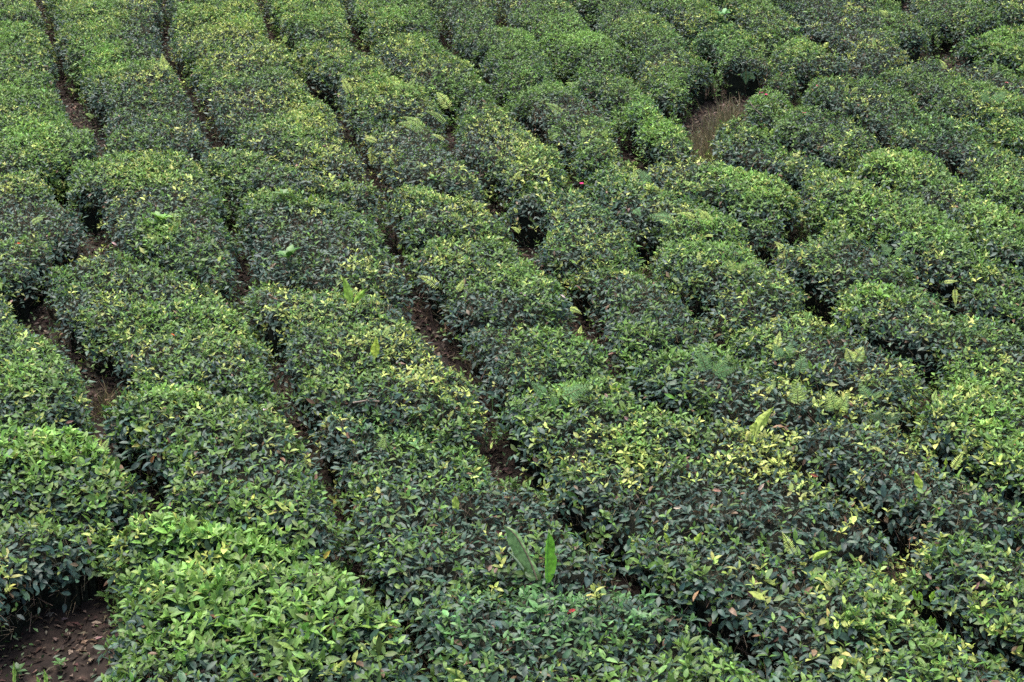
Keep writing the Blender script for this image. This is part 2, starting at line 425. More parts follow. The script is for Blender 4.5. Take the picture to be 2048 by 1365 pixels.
def stick_soup(A, B, ra, rb, tint, sides=3):
    """thin tapered twigs from A to B"""
    n = len(A); D = unit(B-A); H = np.where(np.abs(D[:, 2:3]) > .9, [[1., 0, 0]], [[0, 0, 1.]])
    X = unit(np.cross(D, H)); Y = np.cross(D, X)
    ra = np.broadcast_to(ra, (n,))[:, None]; rb = np.broadcast_to(rb, (n,))[:, None]
    pts = []
    for Q, r in ((A, ra), (B, rb)):
        for i in range(sides):
            a = 2*math.pi*i/sides; pts.append(Q+X*r*math.cos(a)+Y*r*math.sin(a))
    V = np.stack(pts, 1).reshape(-1, 3)
    f = np.array([[i, (i+1) % sides, sides+(i+1) % sides, sides+i] for i in range(sides)])
    F = ((np.arange(n)*2*sides)[:, None, None]+f[None]).reshape(-1, 4)
    t = np.asarray(tint); t = np.repeat(t[None], n, 0) if t.ndim == 1 else t
    return V, F, np.repeat(t, 2*sides, 0)

def tube(S, pts, radii, tint, sides=6, mat=0):
    pts = np.asarray(pts, float)
    for i in range(len(pts)-1):
        V, F, c = stick_soup(pts[i:i+1], pts[i+1:i+2]+(pts[i+1:i+2]-pts[i:i+1])*.04, radii[i], radii[i+1], np.asarray(tint, float), sides)
        S.add(V, F, c, mat)

def thing(name, label, cat, loc, group=None):
    o = bpy.data.objects.new(name, None); C.objects.link(o); o.location = [float(x) for x in loc]
    o.empty_display_size = .1
    o['label'] = label; o['category'] = cat
    if group: o['group'] = group
    return o

def tag(o, label=None, cat=None, group=None, kind=None):
    if label: o['label'] = label
    if cat: o['category'] = cat
    if group: o['group'] = group
    if kind: o['kind'] = kind
    return o

def cell(u, v):
    return np.clip(((np.asarray(v)-V0)/CELL).astype(int), 0, NV-1), np.clip(((np.asarray(u)-U0)/CELL).astype(int), 0, NU-1)

def at_px(px, py, lift=0.0, soil=False):
    """the point of the foliage surface (or soil) seen at a photograph pixel: march the line of sight down to it"""
    q = uv(px, py); d = ground(q[0], q[1])+np.array([0, 0, HEDGE])-CAM
    for k in range(400):
        t = .93+k*.0012
        p = CAM+d*t
        w = (p-O_GND); v = w[1]/VV[1]; u = w[0]; h = w[2]-v*VV[2]
        j, i = cell(u, v)
        if h <= TOP[j, i]:
            if h < .72*HEDGE and not soil: p = CAM+d       # in a path: stand at the height of the hedge beside it
            return p+np.array([0, 0, lift])
    return p+np.array([0, 0, lift])

def metres(px, py, npx):
    """length in metres of npx photograph pixels at the distance seen at (px, py)"""
    q = uv(px, py); P = ground(q[0], q[1])+np.array([0, 0, HEDGE])-CAM
    return float(npx*(P@CF)/F_PX)
# ---------------------------------------------------------------- ground
def build_ground():
    s = Soup()
    us = np.concatenate([[-60, -35, -20], np.arange(U0, U1+.01, .16), [20, 35, 60]])
    vs = np.concatenate([[-12, -4, 1], np.arange(V0, V1+.01, .16), [36, 50, 80]])
    A, B = np.meshgrid(us, vs)
    inside = (A >= U0) & (A <= U1) & (B >= V0) & (B <= V1)
    h = np.where(inside, .035*vnoise(A, B, .5, 21)+.02*vnoise(A, B, .21, 22), 0)-.02
    P = ground(A, B); P[..., 2] += h
    nv, nu = A.shape; idx = np.arange(nv*nu).reshape(nv, nu)
    F = np.stack([idx[:-1, :-1], idx[:-1, 1:], idx[1:, 1:], idx[1:, :-1]], -1).reshape(-1, 4)
    s.add(P.reshape(-1, 3), F, (.05, .03, .02))
    return tag(s.build('ground', M_SOIL, smooth=True), 'dark red-brown soil of the tea slope', 'ground', kind='structure')
build_ground()

# ---------------------------------------------------------------- the look of the foliage over the slope
# x, y, rx, ry (photograph pixels), young, yellow, size, weed
PATCHES = [
(470,40,90,22,.3,.5,0,0),(590,90,50,40,.3,.3,0,0),(600,210,35,70,.2,.45,0,0),(650,290,45,60,.15,.5,0,0),(820,85,60,30,.2,.4,0,0),
(755,180,55,30,.15,.7,0,0),(925,115,40,35,.2,.5,0,0),(1000,255,45,35,.05,.6,0,0),(1065,320,50,55,.2,.6,0,0),(510,392,70,20,.3,.5,0,0),
(640,400,70,25,.2,.4,0,0),(720,520,50,60,0,.3,0,0),(295,340,70,28,.3,.4,0,0),(850,385,70,30,.3,.4,0,0),(960,410,40,30,.2,.3,0,0),
(790,690,80,40,.1,.55,0,0),(860,745,80,45,.1,.55,0,0),(1240,880,60,40,.1,.5,0,0),(1525,880,70,60,.1,.6,0,0),(1545,930,50,40,0,.5,0,0),
(1290,360,80,35,.4,.3,0,0),(1380,420,80,35,.4,.35,0,0),(1330,262,80,38,1,0,0,0),(1290,220,60,30,.5,0,0,.6),(1450,350,70,25,.8,.1,0,0),
(1540,385,60,30,.6,.2,0,0),(1800,325,70,28,.7,.35,0,0),(1590,95,60,35,.3,.1,0,.2),(1420,70,70,45,.5,0,0,.8),(110,905,160,60,.75,.25,.25,0),
(420,1170,230,110,.55,0,.5,0),(600,1280,200,80,.4,0,.4,0),(450,1060,140,40,.7,.05,.3,0),(380,625,170,60,.5,.05,.1,0),(645,600,80,45,.2,0,0,1),
(345,770,80,40,.6,.15,.1,0),(700,830,130,55,.2,0,0,1),(1190,1170,180,60,.1,0,0,1),(1040,1270,160,80,.2,.05,0,1),(1750,425,110,28,.7,.1,0,0),
(1860,475,80,28,.7,.05,0,0),(1760,585,80,30,.6,.05,0,0),(1950,745,100,45,.7,.25,0,0),(1960,850,80,40,.5,.3,0,0),(50,285,70,70,.5,.25,0,0),
(50,50,90,60,.4,.1,0,.2),(70,680,110,50,.3,.1,.1,.3),(190,50,70,30,.2,.1,0,0),(210,120,60,60,.3,.15,0,.2),(120,560,110,25,.3,0,0,.8),
(1480,520,80,30,.3,.1,0,0),(1850,1240,160,70,.2,.35,0,0),(1500,1120,160,60,.15,.15,0,0),(1180,20,90,40,.3,0,0,.7),(1170,100,70,40,.6,0,0,.2),
(1030,90,70,60,.4,.1,0,.2),(700,30,30,60,.2,.2,0,.3),(1680,190,100,25,.3,.1,0,.5),(1560,190,60,25,.5,.2,0,0),(1900,240,120,40,.3,.1,0,.4),
(2000,420,80,60,.4,.3,0,0),(2000,60,60,30,.3,.1,0,0),(1450,470,90,35,.4,.15,0,0),(1190,395,90,30,.2,.2,0,.5),(860,500,60,30,0,.35,0,0),
(320,455,60,25,.8,.1,.2,0),(1700,790,80,40,.1,.5,0,.1),(1580,750,70,40,.2,.2,0,.5),(1330,850,90,40,.2,.3,0,0),(1650,990,60,40,.2,0,0,.3),
(1130,440,70,40,.2,.1,0,.5),(1970,640,90,40,.3,.05,0,.4),(1250,1210,160,50,.1,0,0,.7),(980,930,100,40,.1,.05,0,.4),(20,760,60,40,.3,.1,.2,.2),
(1370,170,60,50,.35,0,0,.3),(1060,770,60,40,.1,.1,0,.6),(1900,640,60,30,.2,0,0,0),(1520,640,100,30,.15,.2,0,0),(560,20,60,25,.2,.2,0,.2)]
BARE = [(290,50,45,70),(820,590,45,70),(1000,625,110,30),(1490,300,70,30),(1730,720,90,40),(1560,800,110,50),(1430,1010,120,60),(650,500,60,60),
(640,340,90,30),(930,620,90,25),(1250,610,120,40),(1660,40,80,60),(450,950,120,60),(640,1020,60,60),(1820,940,90,40),(1350,330,50,20),(520,480,60,60),
(1880,290,60,30),(250,420,80,40),(120,1120,100,60),(1900,1000,100,40),(420,240,60,60),(90,450,90,60),(250,250,60,40),(1000,1000,100,50)]

def look(u, v):
    px, py = proj(u, v)
    young = .28+.28*vnoise(u, v, .9, 31)+.28*vnoise(u, v, .33, 32)
    yellow = .04+.14*vnoise(u, v, 1.1, 33)+.16*vnoise(u, v, .28, 34)
    size = .12*vnoise(u, v, 1.5, 35); weed = -.25+.5*vnoise(u, v, 1.2, 36)
    for x, y, rx, ry, a, b, c, d in PATCHES:
        g = np.exp(-(((px-x)/rx)**2+((py-y)/ry)**2))
        young = young+a*g; yellow = yellow+b*g*(.7+.6*vnoise(u, v, .2, 37)); size = size+c*g; weed = weed+d*g*1.3
    for x, y, rx, ry in BARE:
        g = np.exp(-(((px-x)/rx)**2+((py-y)/ry)**2)); young = young-.48*g; yellow = yellow-.15*g
    return np.clip(young, .03, 1), np.clip(yellow, 0, 1), size, np.clip(weed, 0, 1)

GY, GX = np.gradient(TOP, CELL)
for _k in range(1):
    GX = (np.roll(GX, 1, 0)+np.roll(GX, -1, 0)+np.roll(GX, 1, 1)+np.roll(GX, -1, 1)+2*GX)/6
    GY = (np.roll(GY, 1, 0)+np.roll(GY, -1, 0)+np.roll(GY, 1, 1)+np.roll(GY, -1, 1)+2*GY)/6

def rnd(n, a=0., b=1.): return RNG.uniform(a, b, n)
def tints(n, base, spread=.25, hue=.08):
    t = np.asarray(base, float)
    t = np.repeat(t[None], n, 0) if t.ndim == 1 else t
    return np.clip(t*np.exp(RNG.normal(0, spread, (n, 1)))*(1+RNG.normal(0, hue, (n, 3))), .002, .9)

DENS = 2100.0
def FAR(d): return np.interp(d, [7, 10, 14, 20, 30], [1.22, .98, .84, .77, .74])   # bushes lower down the slope bear larger leaves
def scatter(cells, density, flat=False):
    """random points over a hedge's surface: u, v, height, outward normal"""
    j, i = cells
    af = np.ones(len(j)) if flat else np.minimum(np.sqrt(1+GX[j, i]**2+GY[j, i]**2), 4.5)
    n = RNG.poisson(np.maximum(density*af*CELL*CELL, 0))
    r = np.repeat(np.arange(len(j)), n); j = j[r]; i = i[r]; m = len(r)
    du = rnd(m, -.5, .5)*CELL; dv = rnd(m, -.5, .5)*CELL
    u = gu[i]+du; v = gv[j]+dv
    gx = np.clip(GX[j, i], -5, 5); gy = np.clip(GY[j, i], -5, 5)
    h = np.maximum(TOP[j, i]+gx*du+gy*dv, .02)
    N = unit(np.stack([-gx, -(gy+VV[2])/VV[1], np.ones(m)], -1))
    return u, v, h, N, j, i, r

UP = np.array([0, 0, 1.])
def directions(N, lo, hi, upw=.7):
    n = len(N); A = unit(N*(1-upw)+UP*upw)
    R = unit(RNG.normal(size=(n, 3))); T = unit(np.cross(A, R))
    th = np.radians(rnd(n, lo, hi))[:, None]
    D = A*np.cos(th)+T*np.sin(th)
    Nf = unit(A-D*(A*D).sum(-1, keepdims=True)+RNG.normal(0, .28, (n, 3)))
    return D, Nf

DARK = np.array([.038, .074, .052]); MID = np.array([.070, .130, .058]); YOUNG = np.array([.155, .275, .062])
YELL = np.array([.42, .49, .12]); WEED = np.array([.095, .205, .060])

def emit(S, P, D, N, L, W, col, dist, curl, fold=.28):
    for lo, hi, det in ((0, 10.5, 2), (10.5, 15, 1), (15, 99, 0)):
        k = (dist >= lo) & (dist < hi)
        if k.any():
            V, F, c = leaf_soup(P[k], D[k], N[k], L[k], W[k], col[k], det, np.broadcast_to(curl, (len(P),))[k], fold)
            S.add(V, F, c)

def build_hedge(cid, label, group):
    cells = np.nonzero(LAB == cid)
    uc, vc = float(gu[cells[1]].mean()), float(gv[cells[0]].mean())
    org = ground(uc, vc)
    root = thing('tea_hedge', label, 'tea hedge', org, group)
    vis = ((PX[cells] > -60) & (PX[cells] < 2108) & (PY[cells] > -40) & (PY[cells] < 1460))
    dm = np.where(vis, 1.0, .55)
    young_c, yellow_c, size_c, weed_c = look(gu[cells[1]], gv[cells[0]])
    # mature leaves
    S = Soup()
    far = FAR(np.hypot(np.hypot(gu[cells[1]], gv[cells[0]]), 4.5))
    u, v, h, N, j, i, r = scatter(cells, DENS*dm/far**1.7)
    hk = rnd(len(u)) < np.clip((h/HEDGE-.32)/.42, .05, 1)      # bare wood low on the sides
    u, v, h, N, j, i, r = [a[hk] for a in (u, v, h, N, j, i, r)]
    n = len(u); yg, yl, sz, wd = young_c[r], yellow_c[r], size_c[r], weed_c[r]
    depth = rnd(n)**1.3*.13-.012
    P = ground(u, v); P[:, 2] += h; P = P-N*depth[:, None]
    P = P+N*np.array([1, 1, 0])*(rnd(n)**2*.07)[:, None]
    dist = np.linalg.norm(P-CAM, axis=1)
    D, Nf = directions(N, 35, 100, .55)
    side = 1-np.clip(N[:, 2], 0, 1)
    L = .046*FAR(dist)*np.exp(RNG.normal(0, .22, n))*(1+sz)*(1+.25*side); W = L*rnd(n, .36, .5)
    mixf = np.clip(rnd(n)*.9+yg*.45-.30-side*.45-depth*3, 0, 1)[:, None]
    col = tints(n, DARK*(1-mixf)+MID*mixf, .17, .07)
    dead = rnd(n) < .025; col[dead] = tints(int(dead.sum()), (.13, .075, .04), .3)
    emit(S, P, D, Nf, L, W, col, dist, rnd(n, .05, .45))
    # inner twigs as a solid core, shade within the hedge put into its colour
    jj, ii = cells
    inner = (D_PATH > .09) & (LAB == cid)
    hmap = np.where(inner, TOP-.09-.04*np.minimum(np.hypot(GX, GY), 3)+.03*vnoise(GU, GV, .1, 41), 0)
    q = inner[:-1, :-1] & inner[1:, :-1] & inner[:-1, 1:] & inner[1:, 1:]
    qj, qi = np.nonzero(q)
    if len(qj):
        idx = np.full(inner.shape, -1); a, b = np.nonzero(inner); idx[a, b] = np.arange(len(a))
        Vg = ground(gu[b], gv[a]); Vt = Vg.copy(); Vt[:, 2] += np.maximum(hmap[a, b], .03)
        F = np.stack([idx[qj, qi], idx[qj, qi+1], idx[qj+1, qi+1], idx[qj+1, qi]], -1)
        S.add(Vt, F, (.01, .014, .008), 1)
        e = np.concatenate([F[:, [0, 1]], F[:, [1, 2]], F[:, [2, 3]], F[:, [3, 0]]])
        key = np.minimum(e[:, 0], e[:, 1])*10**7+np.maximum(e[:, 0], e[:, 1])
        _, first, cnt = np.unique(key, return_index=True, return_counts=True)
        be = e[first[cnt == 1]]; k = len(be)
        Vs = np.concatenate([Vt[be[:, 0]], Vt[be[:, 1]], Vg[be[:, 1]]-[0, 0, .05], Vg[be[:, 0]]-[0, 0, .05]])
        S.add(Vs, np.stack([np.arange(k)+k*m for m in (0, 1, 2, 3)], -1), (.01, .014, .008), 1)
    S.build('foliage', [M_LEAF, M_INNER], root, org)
    # young shoots: a bud and two or three leaves on a short stalk
    S = Soup(); T = Soup()
    dens = (young_c*900+yellow_c*650+90)*dm/far**1.6
    u, v, h, N, j, i, r = scatter(cells, dens)
    keep = (N[:, 2] > .30) | (rnd(len(u)) < .25); u, v, h, N, r = u[keep], v[keep], h[keep], N[keep], r[keep]
    n = len(u)
    if n:
        yg, yl, sz, wd = young_c[r], yellow_c[r], size_c[r], weed_c[r]
        P = ground(u, v); P[:, 2] += h; P = P-N*rnd(n, -.03, .04)[:, None]
        isyel = rnd(n) < yl/(yl+yg*1.2+.02); isweed = (~isyel) & (rnd(n) < wd)
        base = np.where(isyel[:, None], YELL, np.where(isweed[:, None], WEED, YOUNG*(.78+.62*yg[:, None]**2)*np.array([1, 1, .9])))
        lum = np.exp(RNG.normal(0, .22, (n, 1)))
        A = unit(N*.35+UP*.65+RNG.normal(0, .3, (n, 3)))
        sl = rnd(n, .01, .045)
        V, F, c = stick_soup(P-A*.03, P+A*sl[:, None], .0016, .0011, tints(n, (.10, .13, .04)))
        S.add(V, F, c)
        az = rnd(n, 0, 6.28)
        X = unit(np.cross(A, RNG.normal(size=(n, 3)))); Y = np.cross(A, X)
        for k in range(4):
            use = rnd(n) < (1, .95, .8, .5)[k]
            a = az+k*2.4; th = np.radians(rnd(n, (12, 35, 45, 55)[k], (35, 62, 75, 88)[k]))
            R = X*np.cos(a)[:, None]+Y*np.sin(a)[:, None]
            D = A*np.cos(th)[:, None]+R*np.sin(th)[:, None]; Nf = A*np.sin(th)[:, None]-R*np.cos(th)[:, None]
            L = (.036, .046, .052, .056)[k]*FAR(np.linalg.norm(P-CAM, axis=1))*np.exp(RNG.normal(0, .2, n))*(1+sz)*np.where(isweed, .85, 1); W = L*rnd(n, .34, .50)
            B = P+A*(sl*(1-.28*k))[:, None]
            col = tints(n, base*lum*(1, .95, .8, .62)[k], .12, .07)
            dist = np.linalg.norm(B-CAM, axis=1)
            emit(S, B[use], D[use], Nf[use], L[use], W[use], col[use], dist[use], rnd(n, .0, .5)[use])
        S.build('young_shoots', M_SHOOT, root, org)
    # woody branches: plucked twig ends between the leaves and gnarled stems from the ground
    u, v, h, N, j, i, r = scatter(cells, (240+700*np.clip(.8-young_c*1.5, 0, 1))*dm/far)
    n = len(u)
    if n:
        P = ground(u, v); P[:, 2] += h
        A = unit(N*.4+UP*.6+RNG.normal(0, .45, (n, 3)))
        V, F, c = stick_soup(P-A*rnd(n, .05, .12)[:, None]-N*.03, P+A*rnd(n, -.02, .022)[:, None], .0024, .0015, tints(n, (.17, .13, .08), .3))
        T.add(V, F, c)
    pick = RNG.rand(len(cells[0])) < .0030
    for a, b in zip(cells[0][pick], cells[1][pick]):
        if TOP[a, b] < .3: continue
        g = ground(gu[b], gv[a])
        for k in range(3):
            q = [g-[0, 0, .06]]; dr = RNG.normal(0, .5, 3); dr[2] = 1
            for m in range(4):
                q.append(q[-1]+unit(dr)*TOP[a, b]*.2); dr = dr+RNG.normal(0, .35, 3); dr[2] = max(dr[2], .5)
            tube(T, q, [.022, .016, .012, .008, .005], (.10, .075, .05), 5)
    if T.v: T.build('branches', M_BARKT, root, org)
    return root

M_BARKT = leaf_material('twig_bark', .85, .0, .2)
HEDGES = [  # a photograph pixel on the hedge, what singles it out
(40,15,'small piece of hedge filling the very top left corner'),
(40,180,'green hedge at the left edge beside the reddish bare strip of the first path'),
(60,440,'dark-leaved hedge at the left edge just above the brown hollow'),
(60,700,'hedge at the left edge below the brown hollow, with a pale fern leaning on it'),
(100,920,'lime-green hedge at the left edge with upright sword leaves on it'),
(60,1060,'dark leggy hedge at the left edge above the bare soil corner'),
(200,100,'long hedge running down from the top edge between the first and second paths'),
(310,400,'wide hedge with a big-leaved light green weed clump, left of the yellow-tipped hedge'),
(300,640,'broad bright green hedge right of the brown hollow on the left side'),
(420,880,'hedge with bright shoots at its back left, two rows in from the lime-green hedge'),
(420,1065,'narrow low step of hedge behind the big bright bush at the bottom'),
(450,1250,'large bright green bush with big fresh leaves at the bottom left'),
(470,120,'long pale-ridged hedge from the top edge with three pale sword leaves on its crest'),
(580,345,'short dark strip of hedge directly behind the yellow-tipped hedge front'),
(630,460,'yellow-tipped hedge with a leafy rosette on its back and another on its front'),
(720,690,'hedge carrying the broad bright yellow sword leaf and the tall green one'),
(900,1000,'dark hedge in front of the fallen stick, with the pale sword leaf on it'),
(1150,1300,'hedge at the bottom edge with the banana plant at its back and red leaf'),
(600,15,'hedge at the top edge between the third and fourth paths'),
(740,150,'yellow-speckled hedge with an upright pale fern at its left edge'),
(840,300,'hedge with two long fern fronds lying on it in the upper centre'),
(890,415,'light green hedge with a small broad-leaved weed at its back, above the centre'),
(980,540,'dull green hedge left of the second central path in the centre of the picture'),
(1070,700,'dark hedge right of the earthy widening of the central path'),
(1350,920,'big wide hedge with the ragged yellow sword leaf on its far corner'),
(1750,1300,'long hedge at the bottom right with two small sword leaves and a tall leaning fern'),
(780,20,'hedge at the top edge right of the fourth path'),
(860,110,'short yellow-tipped mound behind the dark gap in the upper centre'),
(1000,280,'hedge with a bright yellow band of shoots across it in the upper centre'),
(1160,440,'hedge with a dark leafy left end, in front of the magenta flower notch'),
(1280,600,'brown twiggy hedge between two dark hollows right of the centre'),
(1500,770,'low hedge covered by the bracken bed'),
(1850,950,'dark hedge with the curved pale sword leaf near the right edge'),
(960,60,'hedge at the top edge just right of the short black gap'),
(1130,230,'grey-green hedge with a fern reaching left over its path edge'),
(1320,410,'yellow-green hedge with two large leaning fern fronds'),
(1460,550,'fresh green hedge left of the second black hollow right of centre'),
(1680,700,'long hedge with the heart-shaped pair of pale fronds on it'),
(1990,1180,'hedge at the lower right edge with the cream-pink dead leaf'),
(1090,40,'slender hedge at the top edge left of the long narrow black path'),
(1290,240,'lime-green bush to the left of the dry grass gap, the brightest of the upper right'),
(1450,380,'hedge with a lime ridge running down from the lime-green bush'),
(1700,510,'hedge with soft bracken on it between two right-hand hollows'),
(2000,820,'wide bright yellow-green hedge at the right edge'),
(1250,50,'feathery light green hedge at the top edge behind the dry grass gap'),
(1340,10,'hedge at the top edge with a broad-leaved weed near its end'),
(1480,100,'rounded green bush above the black hollow beside the dry grass'),
(1490,15,'narrow dark hedge at the top edge between two thin black paths'),
(1610,110,'small bush with a broad-leaved weed, left of the pale rounded leaf'),
(1700,60,'wide dark grey-green hedge at the top edge in front of the far brown soil'),
(1550,205,'small bush end just right of the magenta flower pair'),
(1650,255,'bushy hedge section right of the dry grass gap, with a tiny red flower below'),
(1500,290,'long grey-leaved hedge starting at the front rim of the dry grass gap'),
(1800,330,'hedge section with a lime-yellow crest in the right-hand rows'),
(1790,230,'long hedge with yellow-green fronds and a pink flower at its back end'),
(1900,200,'broad hedge in front of the far right bare gap, with wide grey-green bracken'),
(1910,15,'small hedge at the top edge left of the top right corner'),
(2010,85,'dark hedge at the right edge just right of the far bare gap'),
(2040,8,'scrap of hedge in the very top right corner'),
]
_seed = {}
for x, y, lab in HEDGES:
    q = uv(x, y); j, i = cell(q[0], q[1]); c = 0
    for r in range(0, 12):
        w = LAB[max(j-r, 0):j+r+1, max(i-r, 0):i+r+1]; w = w[w > 0]
        if len(w): c = int(np.bincount(w).argmax()); break
    if c and c not in _seed: _seed[c] = lab

for cid in IDS:
    m = LAB == cid
    on = m & (PX > 0) & (PX < 2048) & (PY > 0) & (PY < 1365)
    if cid not in _seed and on.sum() < 25: lab = 'tea hedge outside the frame below the bottom left corner'
    else: lab = _seed.get(cid, 'tea hedge beside row %d' % cid)
    build_hedge(cid, lab, 'tea hedges planted in rows up the slope')
# ---------------------------------------------------------------- plants growing through the hedges
def depth_of(P): return float((np.asarray(P)-CAM)@CF)
CR = np.array([1., 0, 0])
def px_at(px, py, z):
    return CAM+CF*z+CR*((px-W_PX/2)/F_PX*z)+CU*(-(py-H_PX/2)/F_PX*z)

FERN_Y = (.50, .60, .14); FERN_G = (.14, .29, .10); FERN_L = (.32, .46, .11); FERN_D = (.06, .13, .05)

def frond(S, B, T, kind, color, arch, width):
    B = np.asarray(B, float); T = np.asarray(T, float); ax = T-B; L = np.linalg.norm(ax)
    ctl = B+ax*.5+UP*L*arch+np.array([0, -1, 0])*L*.08
    n = 17 if kind == 'ladder' else 11
    t = np.linspace(0, 1, 40); Q = (1-t)[:, None]**2*B+2*(t*(1-t))[:, None]*ctl+t[:, None]**2*T
    tube(S, Q[::5].tolist()+[Q[-1]], np.linspace(L*.011, L*.003, 9), (.20, .20, .07), 4)
    view = unit(CAM-B); face = unit(view*.75+UP*.5+RNG.normal(0, .12, 3))
    ts = np.linspace(.14, .985, n)
    P0 = (1-ts)[:, None]**2*B+2*(ts*(1-ts))[:, None]*ctl+ts[:, None]**2*T
    TG = unit(2*(1-ts)[:, None]*(ctl-B)+2*ts[:, None]*(T-ctl))
    SD = unit(np.cross(TG, np.repeat(face[None], n, 0)))
    prof = np.minimum(1, (1-ts)*1.75+.05)*np.minimum(1, .62+ts*1.6)
    if kind == 'bracken': prof = (1-ts)**.85*np.minimum(1, .7+ts*1.5)
    for sg in (-1, 1):
        D = unit(SD*sg+TG*.38+RNG.normal(0, .05, (n, 3))-UP*.10)
        N = unit(np.cross(np.cross(D, face[None]), D)*1.0)
        PL = L*width*.5*prof*np.exp(RNG.normal(0, .06, n))
        if kind == 'ladder':
            V, F, c = leaf_soup(P0, D, N, PL, PL*0+L*.026+.0015, tints(n, color, .1, .05), 2, .15, .25)
            S.add(V, F, c)
        else:
            m = 8; q = np.linspace(.06, .95, m)
            pb = (P0[:, None]+D[:, None]*(PL[:, None]*q)[..., None]).reshape(-1, 3)
            s2 = unit(np.cross(D, N))
            pr = np.minimum(1, (1-q)*1.5+.08)
            for g2 in (-1, 1):
                D2 = unit((s2*g2+D*.45)[:, None]+RNG.normal(0, .06, (n, m, 3))).reshape(-1, 3)
                L2 = (PL[:, None]*.24*pr[None]).ravel()
                V, F, c = leaf_soup(pb, D2, np.repeat(N, m, 0), L2, L2*.36+.0010, tints(n*m, color, .12, .05), 1, .2, .2)
                S.add(V, F, c)
            V, F, c = stick_soup(P0, P0+D*PL[:, None], .0012, .0006, np.array([.16, .2, .06])); S.add(V, F, c)

